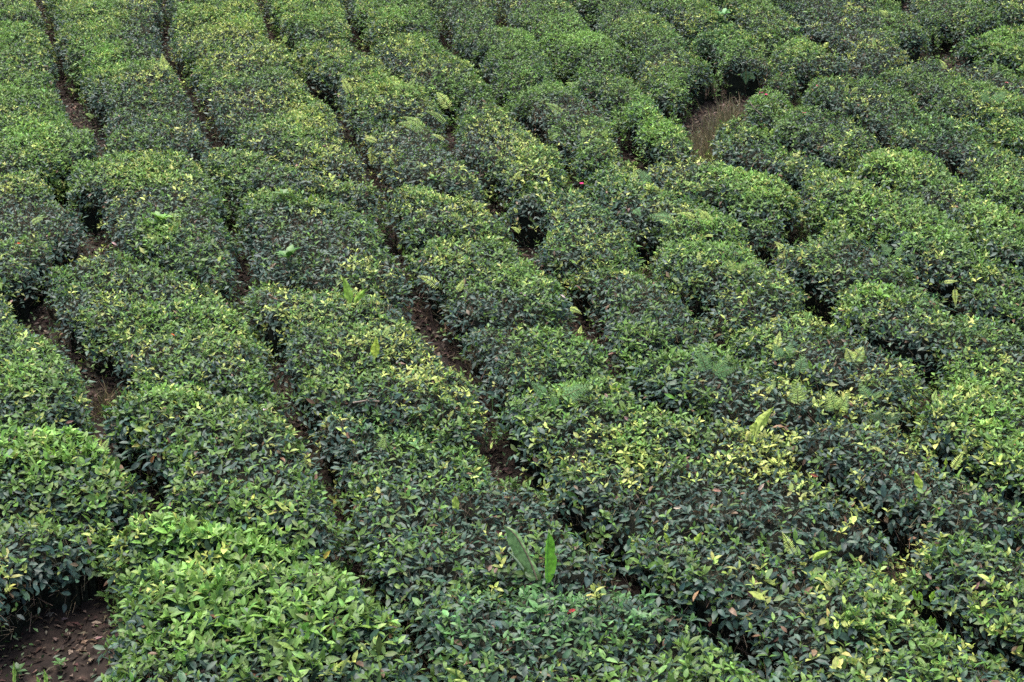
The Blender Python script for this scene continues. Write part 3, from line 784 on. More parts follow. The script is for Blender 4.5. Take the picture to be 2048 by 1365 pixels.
FERNS = [  # kind, colour, width, label, fronds: base x, y, tip x, y, arch
('ladder', FERN_Y, .5, 'tall yellow-green fern frond standing up at the top left beside the second path', [(330,146,322,108,.0)]),
('ladder', FERN_Y, .5, 'upright pale yellow fern at the edge of the hedge right of the upper left path', [(702,190,683,156,.06)]),
('ladder', FERN_L, .45, 'pair of fern fronds spreading left and right in a V above the yellow-tipped bush', [(810,184,831,157,.0), (808,184,782,162,.15)]),
('ladder', FERN_Y, .6, 'large pale fern arching left out of the dark hollow between two upper hedges', [(902,224,873,185,.25)]),
('ladder', FERN_L, .3, 'long thin fern frond arching left over the side of an upper hedge', [(896,252,850,223,.25)]),
('ladder', FERN_L, .45, 'two long ladder-like fern fronds lying leftwards across the hedge', [(853,264,797,247,.2), (854,262,808,233,.15)]),
('ladder', FERN_Y, .3, 'small yellow fern frond curling left below the two long lying fronds', [(892,284,862,270,.25)]),
('ladder', FERN_Y, .5, 'yellow fern with one arching and one drooping frond hanging into the path', [(757,288,727,280,.35), (746,288,743,326,-.05)]),
('ladder', FERN_L, .4, 'fern frond reaching left over the path edge at the upper centre', [(1128,231,1090,207,.18)]),
('ladder', FERN_L, .5, 'small fern arching left on the ridge of a long upper hedge', [(1148,176,1130,168,.35)]),
('ladder', FERN_L, .5, 'small hooked fern beside the path below the long upper hedge', [(1098,284,1120,270,.4)]),
('ladder', FERN_Y, .5, 'short upright fern on the front edge of the hedge above the pink flower', [(1027,362,1044,344,.2)]),
('bracken', FERN_L, .8, 'pale yellow bracken tuft on the dark hedge left of the lime-green bush', [(1172,276,1165,258,.0), (1205,275,1214,262,.0)]),
('ladder', FERN_Y, .5, 'yellow upright fern beside the green bracken below the lime-green bush', [(1271,360,1268,338,.0)]),
('bracken', FERN_G, .8, 'grey-green bracken frond below the lime-green bush', [(1300,368,1278,346,.2)]),
('ladder', FERN_D, .6, 'dark green fern in the hollow below the lime-green bush', [(1318,358,1309,343,.2)]),
('ladder', FERN_L, .6, 'small light green fern at the step below the lime-green hedge', [(1384,375,1366,366,.3)]),
('ladder', FERN_Y, .5, 'small yellow fern leaning right at the step below the lime-green hedge', [(1398,385,1410,374,.3)]),
('ladder', FERN_Y, .55, 'large yellow fern frond leaning left on the hedge centre right', [(1426,450,1395,416,.04)]),
('ladder', FERN_Y, .45, 'yellow fern frond arching left beside the larger leaning frond', [(1392,440,1358,428,.2)]),
('bracken', FERN_G, .7, 'grey-green bracken lying flat over the dark hollow right of centre', [(1350,444,1304,436,.2)]),
('ladder', FERN_G, .6, 'dark drooping fern above the black hollow right of centre', [(1266,420,1280,430,.3)]),
('ladder', FERN_Y, .5, 'small upright fern on the hedge left of the black hollow', [(1114,442,1117,418,.05)]),
('ladder', FERN_Y, .5, 'small fern reaching left beside the upper centre black hollow', [(1035,429,1027,416,.3)]),
('ladder', FERN_Y, .45, 'yellow fern frond hanging down into the bare gap at the upper centre', [(1042,468,1022,453,.25)]),
('ladder', FERN_Y, .4, 'small yellow fern low on the hedge below the two leaning fronds', [(1428,474,1407,476,.4)]),
('ladder', FERN_Y, .5, 'yellow fern leaning left at the right rim of the mid right path hollow', [(1567,500,1549,484,.1)]),
('ladder', FERN_Y, .4, 'yellow fern at the far top right near the brown soil', [(1778,36,1757,20,.15)]),
('ladder', FERN_L, .4, 'slim fern standing behind the path at the top right', [(1750,100,1748,76,.0)]),
('ladder', FERN_Y, .5, 'bright fern leaning left at the right of the far bare gap', [(1893,140,1880,120,.1)]),
('ladder', FERN_L, .5, 'tall thin fern standing near the right edge in the upper rows', [(1990,148,1989,120,.0)]),
('ladder', FERN_Y, .6, 'group of broad yellow-green fronds on the hedge with a pink flower', [(1668,184,1658,172,.3), (1692,186,1694,168,.0), (1703,188,1716,176,.3)]),
('bracken', FERN_G, .8, 'grey-green bracken on the crest of the upper right hedge', [(1734,160,1728,146,.0)]),
('ladder', FERN_D, .5, 'dark fern hanging into the black hollow above the pink flower pair', [(1492,138,1490,168,-.1), (1500,142,1508,160,-.1)]),
('ladder', FERN_L, .5, 'fern with two fronds beside the narrow upper right path', [(1522,100,1530,86,.0), (1546,88,1556,102,.3)]),
('bracken', FERN_G, .9, 'wide grey-green bracken near the right edge of the upper rows', [(1975,205,1960,188,.1), (1985,205,2008,188,.1)]),
('ladder', FERN_Y, .42, 'long yellow fern arching left over the central path', [(884,580,836,552,.22)]),
('ladder', FERN_Y, .5, 'yellow-green fern frond leaning right beside the central path', [(914,585,929,561,.0)]),
('ladder', FERN_Y, .5, 'short fern upright at the edge of the second central path', [(1158,670,1163,654,.0)]),
('ladder', FERN_Y, .5, 'small pale fern jutting right over the second central path', [(1136,618,1163,628,.3)]),
('bracken', FERN_G, .75, 'bracken of three green fronds on the central hedge', [(1090,790,1066,764,.0), (1110,812,1106,790,.0), (1120,800,1172,778,.15)]),
('ladder', FERN_L, .5, 'pale fern behind the yellow sword leaf', [(762,675,745,660,.3), (765,675,780,656,.1)]),
('ladder', FERN_Y, .5, 'small upright fern in front of the hollow right of centre', [(1334,750,1338,728,.0)]),
('ladder', FERN_Y, .4, 'thin pale fern lying across the dark hollow at the left', [(150,800,182,803,.06)]),
('ladder', FERN_L, .5, 'yellow-green fern leaning right on the far left hedge', [(30,692,45,672,.15)]),
('ladder', FERN_G, .5, 'small fern at the lip of the left brown hollow', [(170,622,158,606,.1)]),
('ladder', FERN_L, .5, 'upright fern on the brown twiggy hedge left of centre', [(636,752,641,728,.0)]),
('ladder', FERN_L, .5, 'little fern above the twiggy hollow left of centre', [(683,790,688,770,.0)]),
('ladder', FERN_Y, .5, 'yellow fern on the light green bush of the left rows', [(300,330,291,304,.05)]),
('ladder', FERN_L, .5, 'pale fern lying right on the far left hedge of the upper rows', [(60,448,87,437,.15)]),
('ladder', FERN_L, .5, 'small fern arching at the end of the upper left hedge', [(188,240,172,228,.35)]),
('ladder', FERN_Y, .5, 'yellow fern upright on the mid right hedge crest', [(1399,524,1397,505,.0)]),
('bracken', FERN_L, .8, 'light green bracken on the mid right hedge crest', [(1470,545,1460,526,.0), (1476,545,1490,528,.1)]),
('bracken', FERN_G, .8, 'soft green bracken above the narrow right-hand path', [(1780,510,1768,492,.0), (1790,512,1800,494,.0)]),
('ladder', FERN_D, .7, 'dark green fern leaning left over the right-hand black hollow', [(1832,525,1815,508,.2)]),
('ladder', FERN_L, .5, 'fern arching left on the slope left of the right-hand black hollow', [(1757,533,1738,516,.25)]),
('ladder', FERN_Y, .35, 'thin yellow fern reaching right over the right-hand path', [(1884,566,1916,562,.12)]),
('ladder', FERN_Y, .35, 'narrow fern hanging straight down into the right-hand path', [(1909,574,1908,610,-.02)]),
('ladder', FERN_Y, .5, 'fern with a tall and a low frond behind the bracken bed', [(1552,698,1562,666,.0), (1550,698,1528,690,.2)]),
('ladder', FERN_Y, .75, 'pale fern with two heart-shaped arching fronds on the right-hand hedge', [(1706,728,1691,696,.12), (1708,728,1727,694,.14)]),
('bracken', FERN_G, .8, 'hazy green bracken behind the two sword-shaped fronds', [(1562,718,1548,690,.0), (1568,718,1584,692,.0)]),
('bracken', FERN_G, .7, 'tall green bracken plant left of the bracken bed', [(1415,748,1398,702,.05), (1428,752,1466,736,.15), (1424,750,1452,722,.05)]),
('bracken', FERN_L, .85, 'large flat bracken frond in the middle of the bracken bed', [(1596,812,1594,766,.0)]),
('bracken', FERN_L, .85, 'broad bracken frond to the right in the bracken bed', [(1670,826,1656,782,.1), (1674,826,1694,792,.1)]),
('bracken', FERN_G, .8, 'pointed bracken frond behind the bracken bed', [(1598,748,1606,712,.0)]),
('bracken', FERN_D, .7, 'dark low bracken spreading into a V right of the bracken bed', [(1766,846,1738,830,.1), (1768,846,1800,834,.1)]),
('bracken', FERN_G, .8, 'faint bracken at the right end of the yellow-leaved patch', [(1735,800,1724,772,.0), (1742,800,1762,784,.0)]),
('ladder', FERN_Y, .5, 'pale fern frond lying left of the bracken bed', [(1530,786,1547,768,.0)]),
('ladder', FERN_L, .5, 'upright fern on the hedge near the right edge', [(1866,802,1876,784,.0)]),
('ladder', FERN_Y, .42, 'tall bright fern leaning right beside the lower right path', [(1902,942,1929,904,.04)]),
('ladder', FERN_Y, .42, 'tall yellow-green fern leaning left behind the low bent sword leaf', [(1589,1112,1563,1062,.02)]),
('ladder', FERN_L, .6, 'short broad fern beside the tall left-leaning fern', [(1596,1114,1594,1090,.0)]),
('bracken', FERN_G, .8, 'green bracken on the right edge hedge below the bright fern', [(1956,1110,1958,1084,.0)]),
('ladder', FERN_Y, .6, 'small yellow fern at the end of the lower right path', [(1978,1264,1997,1254,.3)]),
('ladder', FERN_L, .5, 'pair of small ferns on the lower right hedge', [(1972,1002,1972,984,.0), (1990,1006,1993,985,.0)]),
('ladder', FERN_Y, .5, 'yellow drooping fern among yellow shoots at the lower right', [(1733,1210,1732,1248,-.05)]),
('ladder', FERN_Y, .5, 'small yellow fern at the head of the lower central hedge', [(980,898,986,880,.0)]),
('ladder', FERN_Y, .5, 'yellow fern by the lower central path edge', [(1090,978,1100,960,.0)]),
('ladder', FERN_L, .4, 'thin fern above the yellow-green sword leaf', [(934,940,926,916,.0)]),
('bracken', FERN_L, .7, 'feathery fern on the pale weedy hedge below the fallen stick', [(760,900,770,872,.0)]),
('ladder', FERN_L, .5, 'fern leaning right on the lime-green corner of the left hedge', [(203,905,216,880,.1)]),
('ladder', FERN_Y, .5, 'small fern at the left rim of the lower central path', [(1328,1064,1336,1044,.0)]),
('bracken', FERN_L, .7, 'lacy bracken on the upper right hedge below the black notch', [(1690,478,1684,460,.0), (1694,478,1706,464,.0)]),
]
def build_ferns():
    for kind, color, width, label, fronds in FERNS:
        b0 = at_px(fronds[0][0], fronds[0][1])-[0, 0, .03]
        root = thing('fern', label, 'fern', b0, 'ferns growing through the tea hedges')
        for bx, by, tx, ty, arch in fronds:
            B = at_px(bx, by); z = depth_of(B)-.04
            T = px_at(tx, ty, z)+np.array([0, rnd(1, -.05, .05)[0], 0])
            if kind == 'bracken': T = B+(T-B)*1.3; width = width*1.15 if bx == fronds[0][0] else width
            if ty > by+8: T = T+np.array([0, -.06, 0])
            B = px_at(bx, by, z)
            S = Soup(); frond(S, B, T, kind, color, arch, width)
            S.build('frond', M_FROND, root, b0)
build_ferns()

def ribbon(S, mid, wl, wr, z, fold, tint, wave=0.0, thick=.0012, ysh=0.0):
    """a leaf blade along a midrib; the two halves fold away from the midrib and ripple"""
    mid = np.asarray(mid, float); n = 26
    s = np.linspace(0, 1, len(mid)); q = np.linspace(0, 1, n)
    mx = np.interp(q, s, mid[:, 0]); my = np.interp(q, s, mid[:, 1])
    for _ in range(2): mx[1:-1] = (mx[:-2]+mx[1:-1]*2+mx[2:])/4; my[1:-1] = (my[:-2]+my[1:-1]*2+my[2:])/4
    WL = np.interp(q, np.linspace(0, 1, len(wl)), wl); WR = np.interp(q, np.linspace(0, 1, len(wr)), wr)
    M = np.array([px_at(a, b, z) for a, b in zip(mx, my)]); M[:, 1] += ysh*q**2
    tg = unit(np.gradient(M, axis=0)); sd = unit(np.cross(tg, -CF[None])); k = z/F_PX
    rows = []
    for f in (-1, -.66, -.33, 0, .33, .66, 1):
        w = (WL if f < 0 else WR)*k
        dep = fold*abs(f)*w+wave*k*np.sin(q*21+f*2)*abs(f)
        rows.append(M+sd*(f*w)[:, None]+CF*dep[:, None])
    V = np.stack(rows, 1).reshape(-1, 3); m = 7
    i = np.arange(n-1)[:, None]*m+np.arange(m-1)[None]
    F = np.stack([i, i+1, i+m+1, i+m], -1).reshape(-1, 4)
    ti = np.asarray(tint)[None]*(1+.10*np.sin(np.arange(n)*2.1))[:, None]
    c = np.repeat(ti, m, 0)
    S.add(V, F, c); S.add(V+CF*thick, F[:, ::-1], c)
    return M

SWORDS = [  # base x, y, tip x, y, half width px, colour, label
(700,608,687,553,9,(.30,.45,.07),'tall yellow-green sword leaf standing on the hedge below the leafy rosette',[(708,608,734,576,6)]),
(749,716,754,673,9,(.48,.56,.08),'broad bright yellow sword leaf standing on the central hedge',[]),
(911,1024,911,988,8,(.42,.52,.10),'pale yellow-green sword leaf standing above and left of the banana plant',[]),
(1338,1088,1327,1062,5,(.42,.52,.08),'left one of two small yellow sword leaves on the lower right hedge',[]),
(1393,1086,1403,1062,6,(.36,.48,.07),'right one of two small yellow sword leaves on the lower right hedge',[]),
(1626,1118,1662,1098,7,(.36,.47,.08),'low sword leaf bent to the right beside the tall leaning fern',[]),
(1512,868,1547,812,11,(.46,.54,.13),'large ragged yellow sword leaf leaning right on the corner of a big hedge',[(1508,866,1512,842,10)]),
(1843,980,1827,941,8,(.46,.56,.09),'curved pale yellow sword leaf on the hedge near the right edge',[]),
(1782,952,1782,935,3,(.38,.5,.08),'tiny yellow sword leaf left of the curved pale one',[]),
(1892,932,1891,912,3,(.40,.5,.06),'thin yellow sword leaf beside the tall bright fern',[]),
(1491,606,1491,587,4,(.33,.45,.08),'slim upright sword leaf on the hedge right of the second central path',[]),
(1698,652,1696,631,5,(.34,.46,.07),'upright green sword leaf at the edge of the right-hand path',[]),
(620,410,624,386,5,(.36,.48,.07),'narrow yellow-green sword leaf on the yellow-tipped hedge front',[]),
(491,60,485,40,5,(.42,.5,.13),'leftmost of three pale sword leaves at the top left',[]),
(518,72,524,60,4,(.42,.5,.10),'middle of three pale sword leaves at the top left, bent right',[]),
(570,82,570,70,5,(.46,.54,.14),'rightmost of three pale sword leaves at the top left',[]),
(1533,264,1531,252,4,(.36,.47,.10),'small pale sword leaf pair at the end of the hedge right of the dry grass',[(1541,266,1549,256,4)]),
(1100,472,1096,460,6,(.38,.48,.12),'small round-tipped pale leaf standing in the centre of the picture',[]),
(1646,915,1640,898,4,(.40,.5,.08),'left of two tiny lime leaves beside the right-hand step',[(1658,916,1657,900,4)]),
(1795,84,1795,84,1,(.3,.4,.1),None,[]),
(1650,92,1658,84,5,(.5,.54,.14),'pale rounded leaf leaning right at the edge of the narrow upper right path',[]),
(97,915,92,882,4,(.30,.45,.07),'left sword leaf pair on the lime-green hedge at the left edge',[(106,915,110,892,4)]),
(152,915,146,892,4,(.30,.45,.07),'right sword leaf pair on the lime-green hedge at the left edge',[(170,918,168,886,4)]),
(28,1372,30,1320,4,(.28,.42,.08),'tall thin sword leaf growing from the bare soil in the bottom left corner',[]),
(92,1372,90,1335,4,(.28,.42,.08),'shorter pair of sword leaves on the bare soil at the bottom left',[(78,1372,75,1350,3)]),
(1830,1196,1826,1176,5,(.30,.46,.06),'left of three bright upright leaves on the lower right path edge',[]),
(1842,1198,1836,1180,5,(.30,.46,.06),'middle of three bright upright leaves on the lower right path edge',[]),
(1862,1200,1868,1178,5,(.34,.5,.06),'right of three bright upright leaves on the lower right path edge',[]),
(1862,1250,1860,1228,4,(.30,.46,.06),'bright upright leaf pair below the three on the lower right path edge',[(1868,1250,1868,1232,4)]),
(1640,742,1638,722,4,(.26,.4,.07),'first of the upright green sword leaves in a row above the bracken bed',[]),
(1622,738,1616,718,4,(.26,.4,.07),'second small sword leaf in the row above the bracken bed',[]),
(928,1362,888,1332,9,(.30,.38,.09),'large pale leaf hanging over the bottom edge left of the centre',[(940,1372,905,1356,7)]),
]
def build_swords():
    for bx, by, tx, ty, hw, col, label, more in SWORDS:
        if label is None: continue
        b0 = at_px(bx, by)-[0, 0, .01]
        root = thing('sword_leaf_plant', label, 'strap fern', b0, 'single yellow-green sword leaves standing on the hedges')
        for x0, y0, x1, y1, w in [(bx, by, tx, ty, hw)]+list(more):
            z = depth_of(at_px(x0, y0))-.01
            y0b = y0+4; bend = (x1-x0)*.18; f = rnd(1, .25, .7)[0]
            S = Soup()
            mid = [(x0, y0b), (x0+(x1-x0)*.25-bend*.6, y0b+(y1-y0b)*.3), (x0+(x1-x0)*.6-bend*.6, y0b+(y1-y0b)*.65), (x1, y1)]
            prof = np.array([.12, .42, .8, 1, .95, .7, .38, .02])
            col = tuple(min(.75, q*1.22) for q in col) if x0 == bx else col; r1 = prof*w*(1+RNG.normal(0, .1, 8)); r2 = prof*w*(1+RNG.normal(0, .1, 8))
            M = ribbon(S, mid, r1, r2, z, f, np.array(col), 1.2, ysh=-.02)
            bl = S.build('leaf_blade', M_FROND, root, b0, smooth=True)
            R = Soup(); tube(R, M[::5]-CF*.0015, np.linspace(z*w*.00003, .0006, len(M[::5])), np.array(col)*.75+.03, 5)
            rb = R.build('midrib', M_FROND, bl, b0); 
build_swords()

def build_banana():
    b0 = at_px(1075, 1165); z = depth_of(b0)-.02
    root = thing('banana_plant', 'young banana plant with two upright leaves and a rolled leaf growing out of the hedge', 'banana plant', b0)
    S = Soup()
    M = ribbon(S, [(1074,1160), (1066,1136), (1053,1108), (1036,1078), (1024,1065), (1007,1055)],
               [14, 22, 27, 24, 27, 22, 24, 20, 16, 8, .5], [6, 8, 7, 5, 3, 5, 7, 6, 4, 2, .3], z, .55, np.array((.22, .36, .13)), 1.6, ysh=.03)
    lf = S.build('leaf', M_FROND, root, b0, smooth=True); lf['label'] = 'torn pale green leaf leaning left with a brown midrib'
    R = Soup(); tube(R, M[::3]-CF*.003, np.linspace(.0052, .0016, len(M[::3])), (.20, .15, .10), 6)
    R.build('midrib', M_FROND, lf, b0, smooth=True)
    S = Soup()
    M = ribbon(S, [(1094,1166), (1094,1140), (1094,1112), (1095,1085), (1097,1062)],
               [3, 4, 4, 4, 4, 4, 3, 2, .4], [6, 13, 17, 19, 20, 15, 16, 13, 9, .5], z-.02, .35, np.array((.20, .46, .04)), 1.0, ysh=-.02)
    lf = S.build('leaf', M_FROND, root, b0, smooth=True); lf['label'] = 'bright green upright half-unrolled leaf'
    R = Soup(); tube(R, M[::3]-CF*.003, np.linspace(.006, .0018, len(M[::3])), (.14, .36, .05), 6)
    R.build('midrib', M_FROND, lf, b0, smooth=True)
    S = Soup(); A = px_at(1054, 1150, z+.01); B = px_at(1016, 1103, z+.03); q = np.linspace(0, 1, 7)[:, None]
    tube(S, A+(B-A)*q+UP*.012*np.sin(q*3.14), [.007, .0075, .0075, .007, .006, .0045, .002], (.24, .32, .19), 8)
    S.build('rolled_leaf', M_FROND, root, b0, smooth=True)
    S = Soup(); A = np.array([b0[0], b0[1]+.02, b0[2]-.35])
    tube(S, [A, A+[0, 0, .15], A+[.004, 0, .3], px_at(1078, 1150, z+.01)], [.024, .021, .017, .012], (.16, .22, .08), 8)
    S.build('stem', M_FROND, root, b0, smooth=True)
build_banana()

ROSETTES = [  # x, y, radius px, leaves, colour, label
(577,530,30,9,(.10,.22,.05),'broad-leaved bright green weed on the left-centre hedge'),
(568,400,20,6,(.11,.21,.05),'broad-leaved weed with drooping leaves at the back of the yellow-tipped hedge'),
(1076,1236,28,5,(.13,.27,.08),'large-leaved pale green weed below the banana plant'),
(896,1250,24,3,(.15,.33,.09),'single low broad-leaved weed left of the large one below the banana plant'),
(1446,38,18,6,(.11,.27,.075),'broad-leaved weed on the grassy top right hedge'),
(1592,72,15,5,(.11,.27,.085),'broad-leaved weed left of the pale rounded leaf'),
(868,366,14,6,(.15,.33,.06),'small broad-leaved weed standing on the hedge above the centre'),
(1274,1246,20,7,(.11,.24,.08),'star-shaped weed right of the red leaf'),
(1760,604,20,6,(.20,.36,.06),'lime broad-leaved weed on the right-hand hedge'),
(320,452,26,8,(.17,.34,.05),'big-leaved light green weed clump on the left hedge'),
(36,1355,20,6,(.06,.12,.04),'low weed on the bare soil in the bottom left corner'),
(122,1340,18,6,(.08,.17,.05),'small green weed seedling on the bare soil by the corner bush'),
(985,808,14,3,(.05,.13,.04),'pair of broad dark leaves hanging in the central path'),
(640,1235,22,4,(.13,.28,.06),'light weed tuft on the big bright bush at the bottom'),
]
def build_rosettes():
    for x, y, r, n, col, label in ROSETTES:
        b0 = at_px(x, y, .02, soil=y > 1300); z = depth_of(b0); k = z/F_PX
        root = thing('broadleaf_weed', label, 'weed', b0, 'broad-leaved weeds among the hedges')
        S = Soup(); c0 = b0+UP*k*r*.25
        tube(S, [b0-[0, 0, .10], b0, c0], [.004, .0035, .003], (.12, .2, .06), 5); S.build('stem', M_BROAD, root, b0)
        for i in range(n):
            a = 6.283*i/n+rnd(1, -.3, .3)[0]; e = rnd(1, .25, 1.05)[0]
            D = np.array([[math.cos(a)*math.cos(e), math.sin(a)*math.cos(e), math.sin(e)]])
            N = unit(UP[None]-D*D[0, 2]+RNG.normal(0, .15, (1, 3)))
            L = np.array([k*r*rnd(1, .85, 1.2)[0]])
            S = Soup(); V, F, c = leaf_soup(c0[None]+D*k*2, D, N, L, L*.55, tints(1, col, .12, .05), 2, .3, .3); S.add(V, F, c)
            V, F, c = stick_soup(c0[None], c0[None]+D*L[:, None]*.35, .0022, .0015, np.array([.16, .26, .08]), 4); S.add(V, F, c)
            S.build('leaf', M_BROAD, root, b0, smooth=True)
build_rosettes()

M_PETAL = leaf_material('petal', .6, .2, .2)
FLOWERS = [(1163,370,'magenta flower in the notch beside the upper central hedge'), (1522,188,'left magenta flower on the hedge beside the dry grass'),
(1532,192,'right magenta flower on the hedge beside the dry grass'), (1635,174,'pink flower on the fern-topped hedge in the upper right'),
(1624,183,'small pink bud just left of the pink flower in the upper right'), (1608,228,'tiny red-pink flower below the upper right hedge'),
(2013,168,'pink flower close to the right edge in the upper rows'), (1474,464,'tiny pink flower on the hedge mid right')]
def build_flowers():
    for x, y, label in FLOWERS:
        b0 = at_px(x, y, .01); root = thing('flower', label, 'flower', b0, 'pink flowers among the hedges')
        r = metres(x, y, 4.5 if 'magenta' in label else 3.5); col = (.55, .03, .17) if 'magenta' in label else (.75, .16, .25)
        S = Soup(); tube(S, [b0-[0, 0, .03], b0], [.002, .0015], (.1, .16, .05), 4); S.build('stem', M_BROAD, root, b0)
        S = Soup(); n = 5; a = np.arange(n)*6.283/n
        D = np.stack([np.cos(a), np.sin(a)-.3, np.full(n, .5)], -1)
        V, F, c = leaf_soup(np.repeat(b0[None], n, 0), unit(D), np.repeat([[0, -.5, .8]], n, 0), np.full(n, r*1.1), np.full(n, r*.9), tints(n, col, .1), 2, .2, .1)
        S.add(V, F, c); S.build('petals', M_PETAL, root, b0)
build_flowers()

FALLEN = [  # x, y, length px, angle deg, colour, label
(1141,1228,22,-50,(.26,.035,.035),'dark red fallen leaf on the hedge right of the large weed'),
(1000,1070,20,-15,(.10,.045,.035),'curled brown-red leaf at the tip of the torn banana leaf'),
(529,823,14,40,(.62,.50,.48),'whitish curled dead leaf at the end of the left hedge'),
(1126,596,12,-20,(.62,.48,.46),'pink-white curled leaf on the hedge beside the second central path'),
(1046,592,14,-15,(.50,.42,.38),'faint pinkish leaf left of the pink-white curled leaf'),
(395,1068,14,60,(.48,.26,.20),'pinkish-brown leaf on the bright green bush at the left'),
(422,1070,12,20,(.34,.17,.13),'smaller brown leaf right of the pinkish-brown one on the bright bush'),
(614,1246,26,88,(.45,.24,.16),'upright pinkish dead leaf on the bright bush at the bottom'),
(695,1250,20,-40,(.46,.30,.24),'curved pale dead leaf near the bottom path'),
(775,1241,20,-30,(.40,.14,.11),'reddish leaf beside the bottom path'),
(1521,980,18,65,(.55,.38,.34),'pale pink dead leaf on the big lower right hedge'),
(1375,940,18,80,(.28,.11,.09),'dark pinkish leaf on the left side of the big lower right hedge'),
(1432,985,18,8,(.30,.16,.12),'brown leaf lying flat on the big lower right hedge'),
(1484,1003,10,20,(.45,.3,.28),'small grey-pink leaf below the pale pink one'),
(1354,1020,16,15,(.48,.33,.30),'pinkish leaf at the left of the two small sword leaves'),
(1967,1172,22,-70,(.66,.46,.40),'cream-pink dead leaf on the lower right edge hedge'),
(1953,1178,18,-75,(.42,.24,.19),'narrow pink-brown leaf beside the cream-pink one'),
(1027,1011,20,0,(.28,.20,.13),'tan leaf lying on the hedge behind the banana plant'),
(1254,842,16,-35,(.48,.30,.28),'pink leaf on the right of the central hedge'),
(18,884,10,70,(.64,.5,.48),'whitish dead leaf at the left edge on the lime-green hedge'),
(37,490,9,10,(.50,.10,.03),'orange-red leaf at the left edge'),
(228,490,11,-20,(.58,.40,.38),'pale pink leaf beside the hollow of the left hedge'),
(345,673,9,0,(.50,.14,.04),'orange leaf on the light green left hedge'),
(304,925,18,70,(.26,.11,.04),'long rust-brown leaf in the dark gap at the left'),
(1628,955,16,-10,(.30,.10,.07),'rust leaf pair at the edge of the big lower right hedge'),
(1705,1014,12,70,(.40,.19,.12),'upright brown leaf near the lower right step'),
(1500,1195,16,-40,(.20,.13,.10),'dull grey-brown leaf above the bottom right path'),
(1420,1253,16,75,(.22,.09,.06),'brown leaf hanging at the bottom right path edge'),
(1090,1352,24,-5,(.34,.20,.15),'tan dead leaf at the bottom edge'),
(1690,838,14,0,(.14,.05,.045),'dark red-brown leaf below the bracken bed'),
(480,303,7,30,(.6,.48,.46),'tiny white leaf on the upper left hedge'),
(718,538,8,60,(.58,.45,.42),'tiny white leaf on the hedge behind the tall sword leaf'),
(652,1116,22,-60,(.45,.34,.06),'yellow-orange leaf on the edge of the bright bottom bush'),
]
def build_fallen():
    for x, y, L, ang, col, label in FALLEN:
        b0 = at_px(x, y, .015); z = depth_of(b0); k = z/F_PX; a = math.radians(ang)
        D = np.array([[math.cos(a), -.25, math.sin(a)]]) if abs(ang) < 50 else np.array([[math.cos(a), -.3, abs(math.sin(a))]])
        N = unit(np.array([[0, -.75, .6]])+RNG.normal(0, .2, (1, 3)))
        V, F, c = leaf_soup(b0[None]-unit(D)*L*k*.5, D, N, np.array([L*k*1.1]), np.array([L*k*.42]), tints(1, col, .05), 2, .35, .6)
        S = Soup(); S.add(V, F, c); V2 = V-np.array([0, 0, .0008]); S.add(V2, [f[:, ::-1] for f in F], c)
        o = S.build('fallen_leaf', M_DRY, None, b0, smooth=True)
        tag(o, label, 'fallen leaf', 'dead leaves lying on the hedges')
build_fallen()

def build_sticks():
    for pts, label in (([(706,806),(730,802),(758,803)], 'pale bare stick lying across the hedge left of the central path'),
                       ([(1500,205),(1506,215),(1518,226),(1530,236)], 'pale forked dead branch hanging under the hedge beside the dry grass')):
        b0 = at_px(*pts[0], .02); z = [depth_of(at_px(*p))-.03 for p in pts]
        z = [min(z)]*len(z)
        S = Soup(); P = [px_at(a, b, q) for (a, b), q in zip(pts, z)]; tube(S, P, np.linspace(.0065, .0035, len(P)), (.30, .23, .18), 6)
        S2 = np.array(P[1]); tube(S, [S2, S2+np.array([.04, -.01, .02]), S2+np.array([.07, 0, .015])], [.004, .003, .002], (.28, .21, .16), 5)
        tag(S.build('dead_branch', M_DRY, None, b0), label, 'stick')
build_sticks()

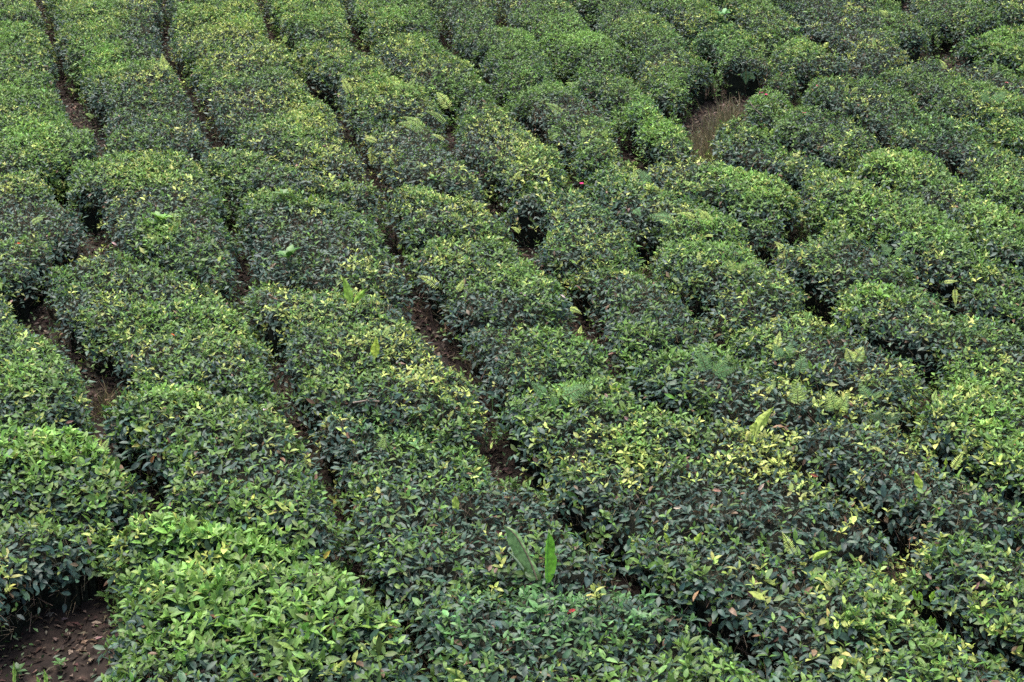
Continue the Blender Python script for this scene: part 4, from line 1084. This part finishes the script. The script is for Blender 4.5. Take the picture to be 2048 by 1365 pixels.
# ---------------------------------------------------------------- the soil between the hedges
def build_litter():
    open_ = (D_PATH < .10) & (PX > -250) & (PX < 2300) & (PY > -100) & (PY < 1560)
    j, i = np.nonzero(open_); 
    n = RNG.poisson(750*CELL*CELL, len(j)); r = np.repeat(np.arange(len(j)), n); m = len(r)
    u = gu[i[r]]+rnd(m, -.02, .02); v = gv[j[r]]+rnd(m, -.02, .02)
    P = ground(u, v); P[:, 2] += .035*vnoise(u, v, .5, 21)+.02*vnoise(u, v, .21, 22)-.012+rnd(m, 0, .015)
    D = unit(RNG.normal(size=(m, 3))*[1, 1, .25]); N = unit(UP+RNG.normal(0, .35, (m, 3)))
    L = rnd(m, .03, .075)
    pal = np.array([(.045,.030,.022), (.08,.055,.038), (.028,.020,.015), (.15,.11,.08), (.05,.028,.022)])
    S = Soup(); V, F, c = leaf_soup(P, D, N, L, L*rnd(m, .3, .5), tints(m, pal[RNG.randint(0, 5, m)], .2), 1, rnd(m, 0, .6), .3); S.add(V, F, c)
    tag(S.build('leaf_litter', M_DRY), 'brown dead leaves and plucked twigs covering the soil of the paths', 'leaf litter', kind='stuff')
    # small weeds and moss on the path soil
    wn_ = vnoise(gu[i], gv[j], .55, 51)
    n = RNG.poisson(np.clip(.25+.8*wn_, .10, 1)*900*CELL*CELL); r = np.repeat(np.arange(len(j)), n); m = len(r)
    u = gu[i[r]]+rnd(m, -.02, .02); v = gv[j[r]]+rnd(m, -.02, .02); P = ground(u, v); P[:, 2] += rnd(m, -.01, .10)
    D, N = directions(np.repeat(UP[None], m, 0), 25, 90, 1); L = rnd(m, .02, .05)
    S = Soup(); V, F, c = leaf_soup(P, D, N, L, L*rnd(m, .3, .5), tints(m, (.045, .078, .028), .4), 1, .2, .2); S.add(V, F, c)
    tag(S.build('path_weeds', M_LEAF), 'small green and mossy weeds growing on the path soil', 'ground weeds', kind='stuff')
build_litter()

def build_dry_grass():
    spots = [(1425,225,50,70,1500),(1470,175,50,60,1500),(1452,200,55,60,1400),(1400,262,20,30,260),(1885,92,50,25,500),(1850,98,30,20,250),(640,655,0,0,0),(900,700,25,30,200),(200,705,24,26,160)]
    S = Soup()
    for x, y, rx, ry, n in spots:
        if not n: continue
        q = uv(RNG.normal(x, rx*.45, n), RNG.normal(y+8, ry*.3, n)); j, i = cell(q[:, 0], q[:, 1])
        k = D_PATH[j, i] < .06; q = q[k]; m = len(q)
        P = ground(q[:, 0], q[:, 1]); D = unit(UP+RNG.normal(0, .42, (m, 3))); N = unit(RNG.normal(size=(m, 3)))
        L = rnd(m, .10, .30); mix = rnd(m)[:, None]
        V, F, c = leaf_soup(P-[0, 0, .03], D, N, L, rnd(m, .004, .007), tints(m, np.array([.26, .19, .12])*mix+np.array([.10, .12, .045])*(1-mix), .25), 1, rnd(m, 0, .5), .1)
        S.add(V, F, c)
    tag(S.build('dry_grass', M_DRY), 'straw-coloured dry grass on the bare soil gap in the upper right', 'dry grass', kind='stuff')
build_dry_grass()
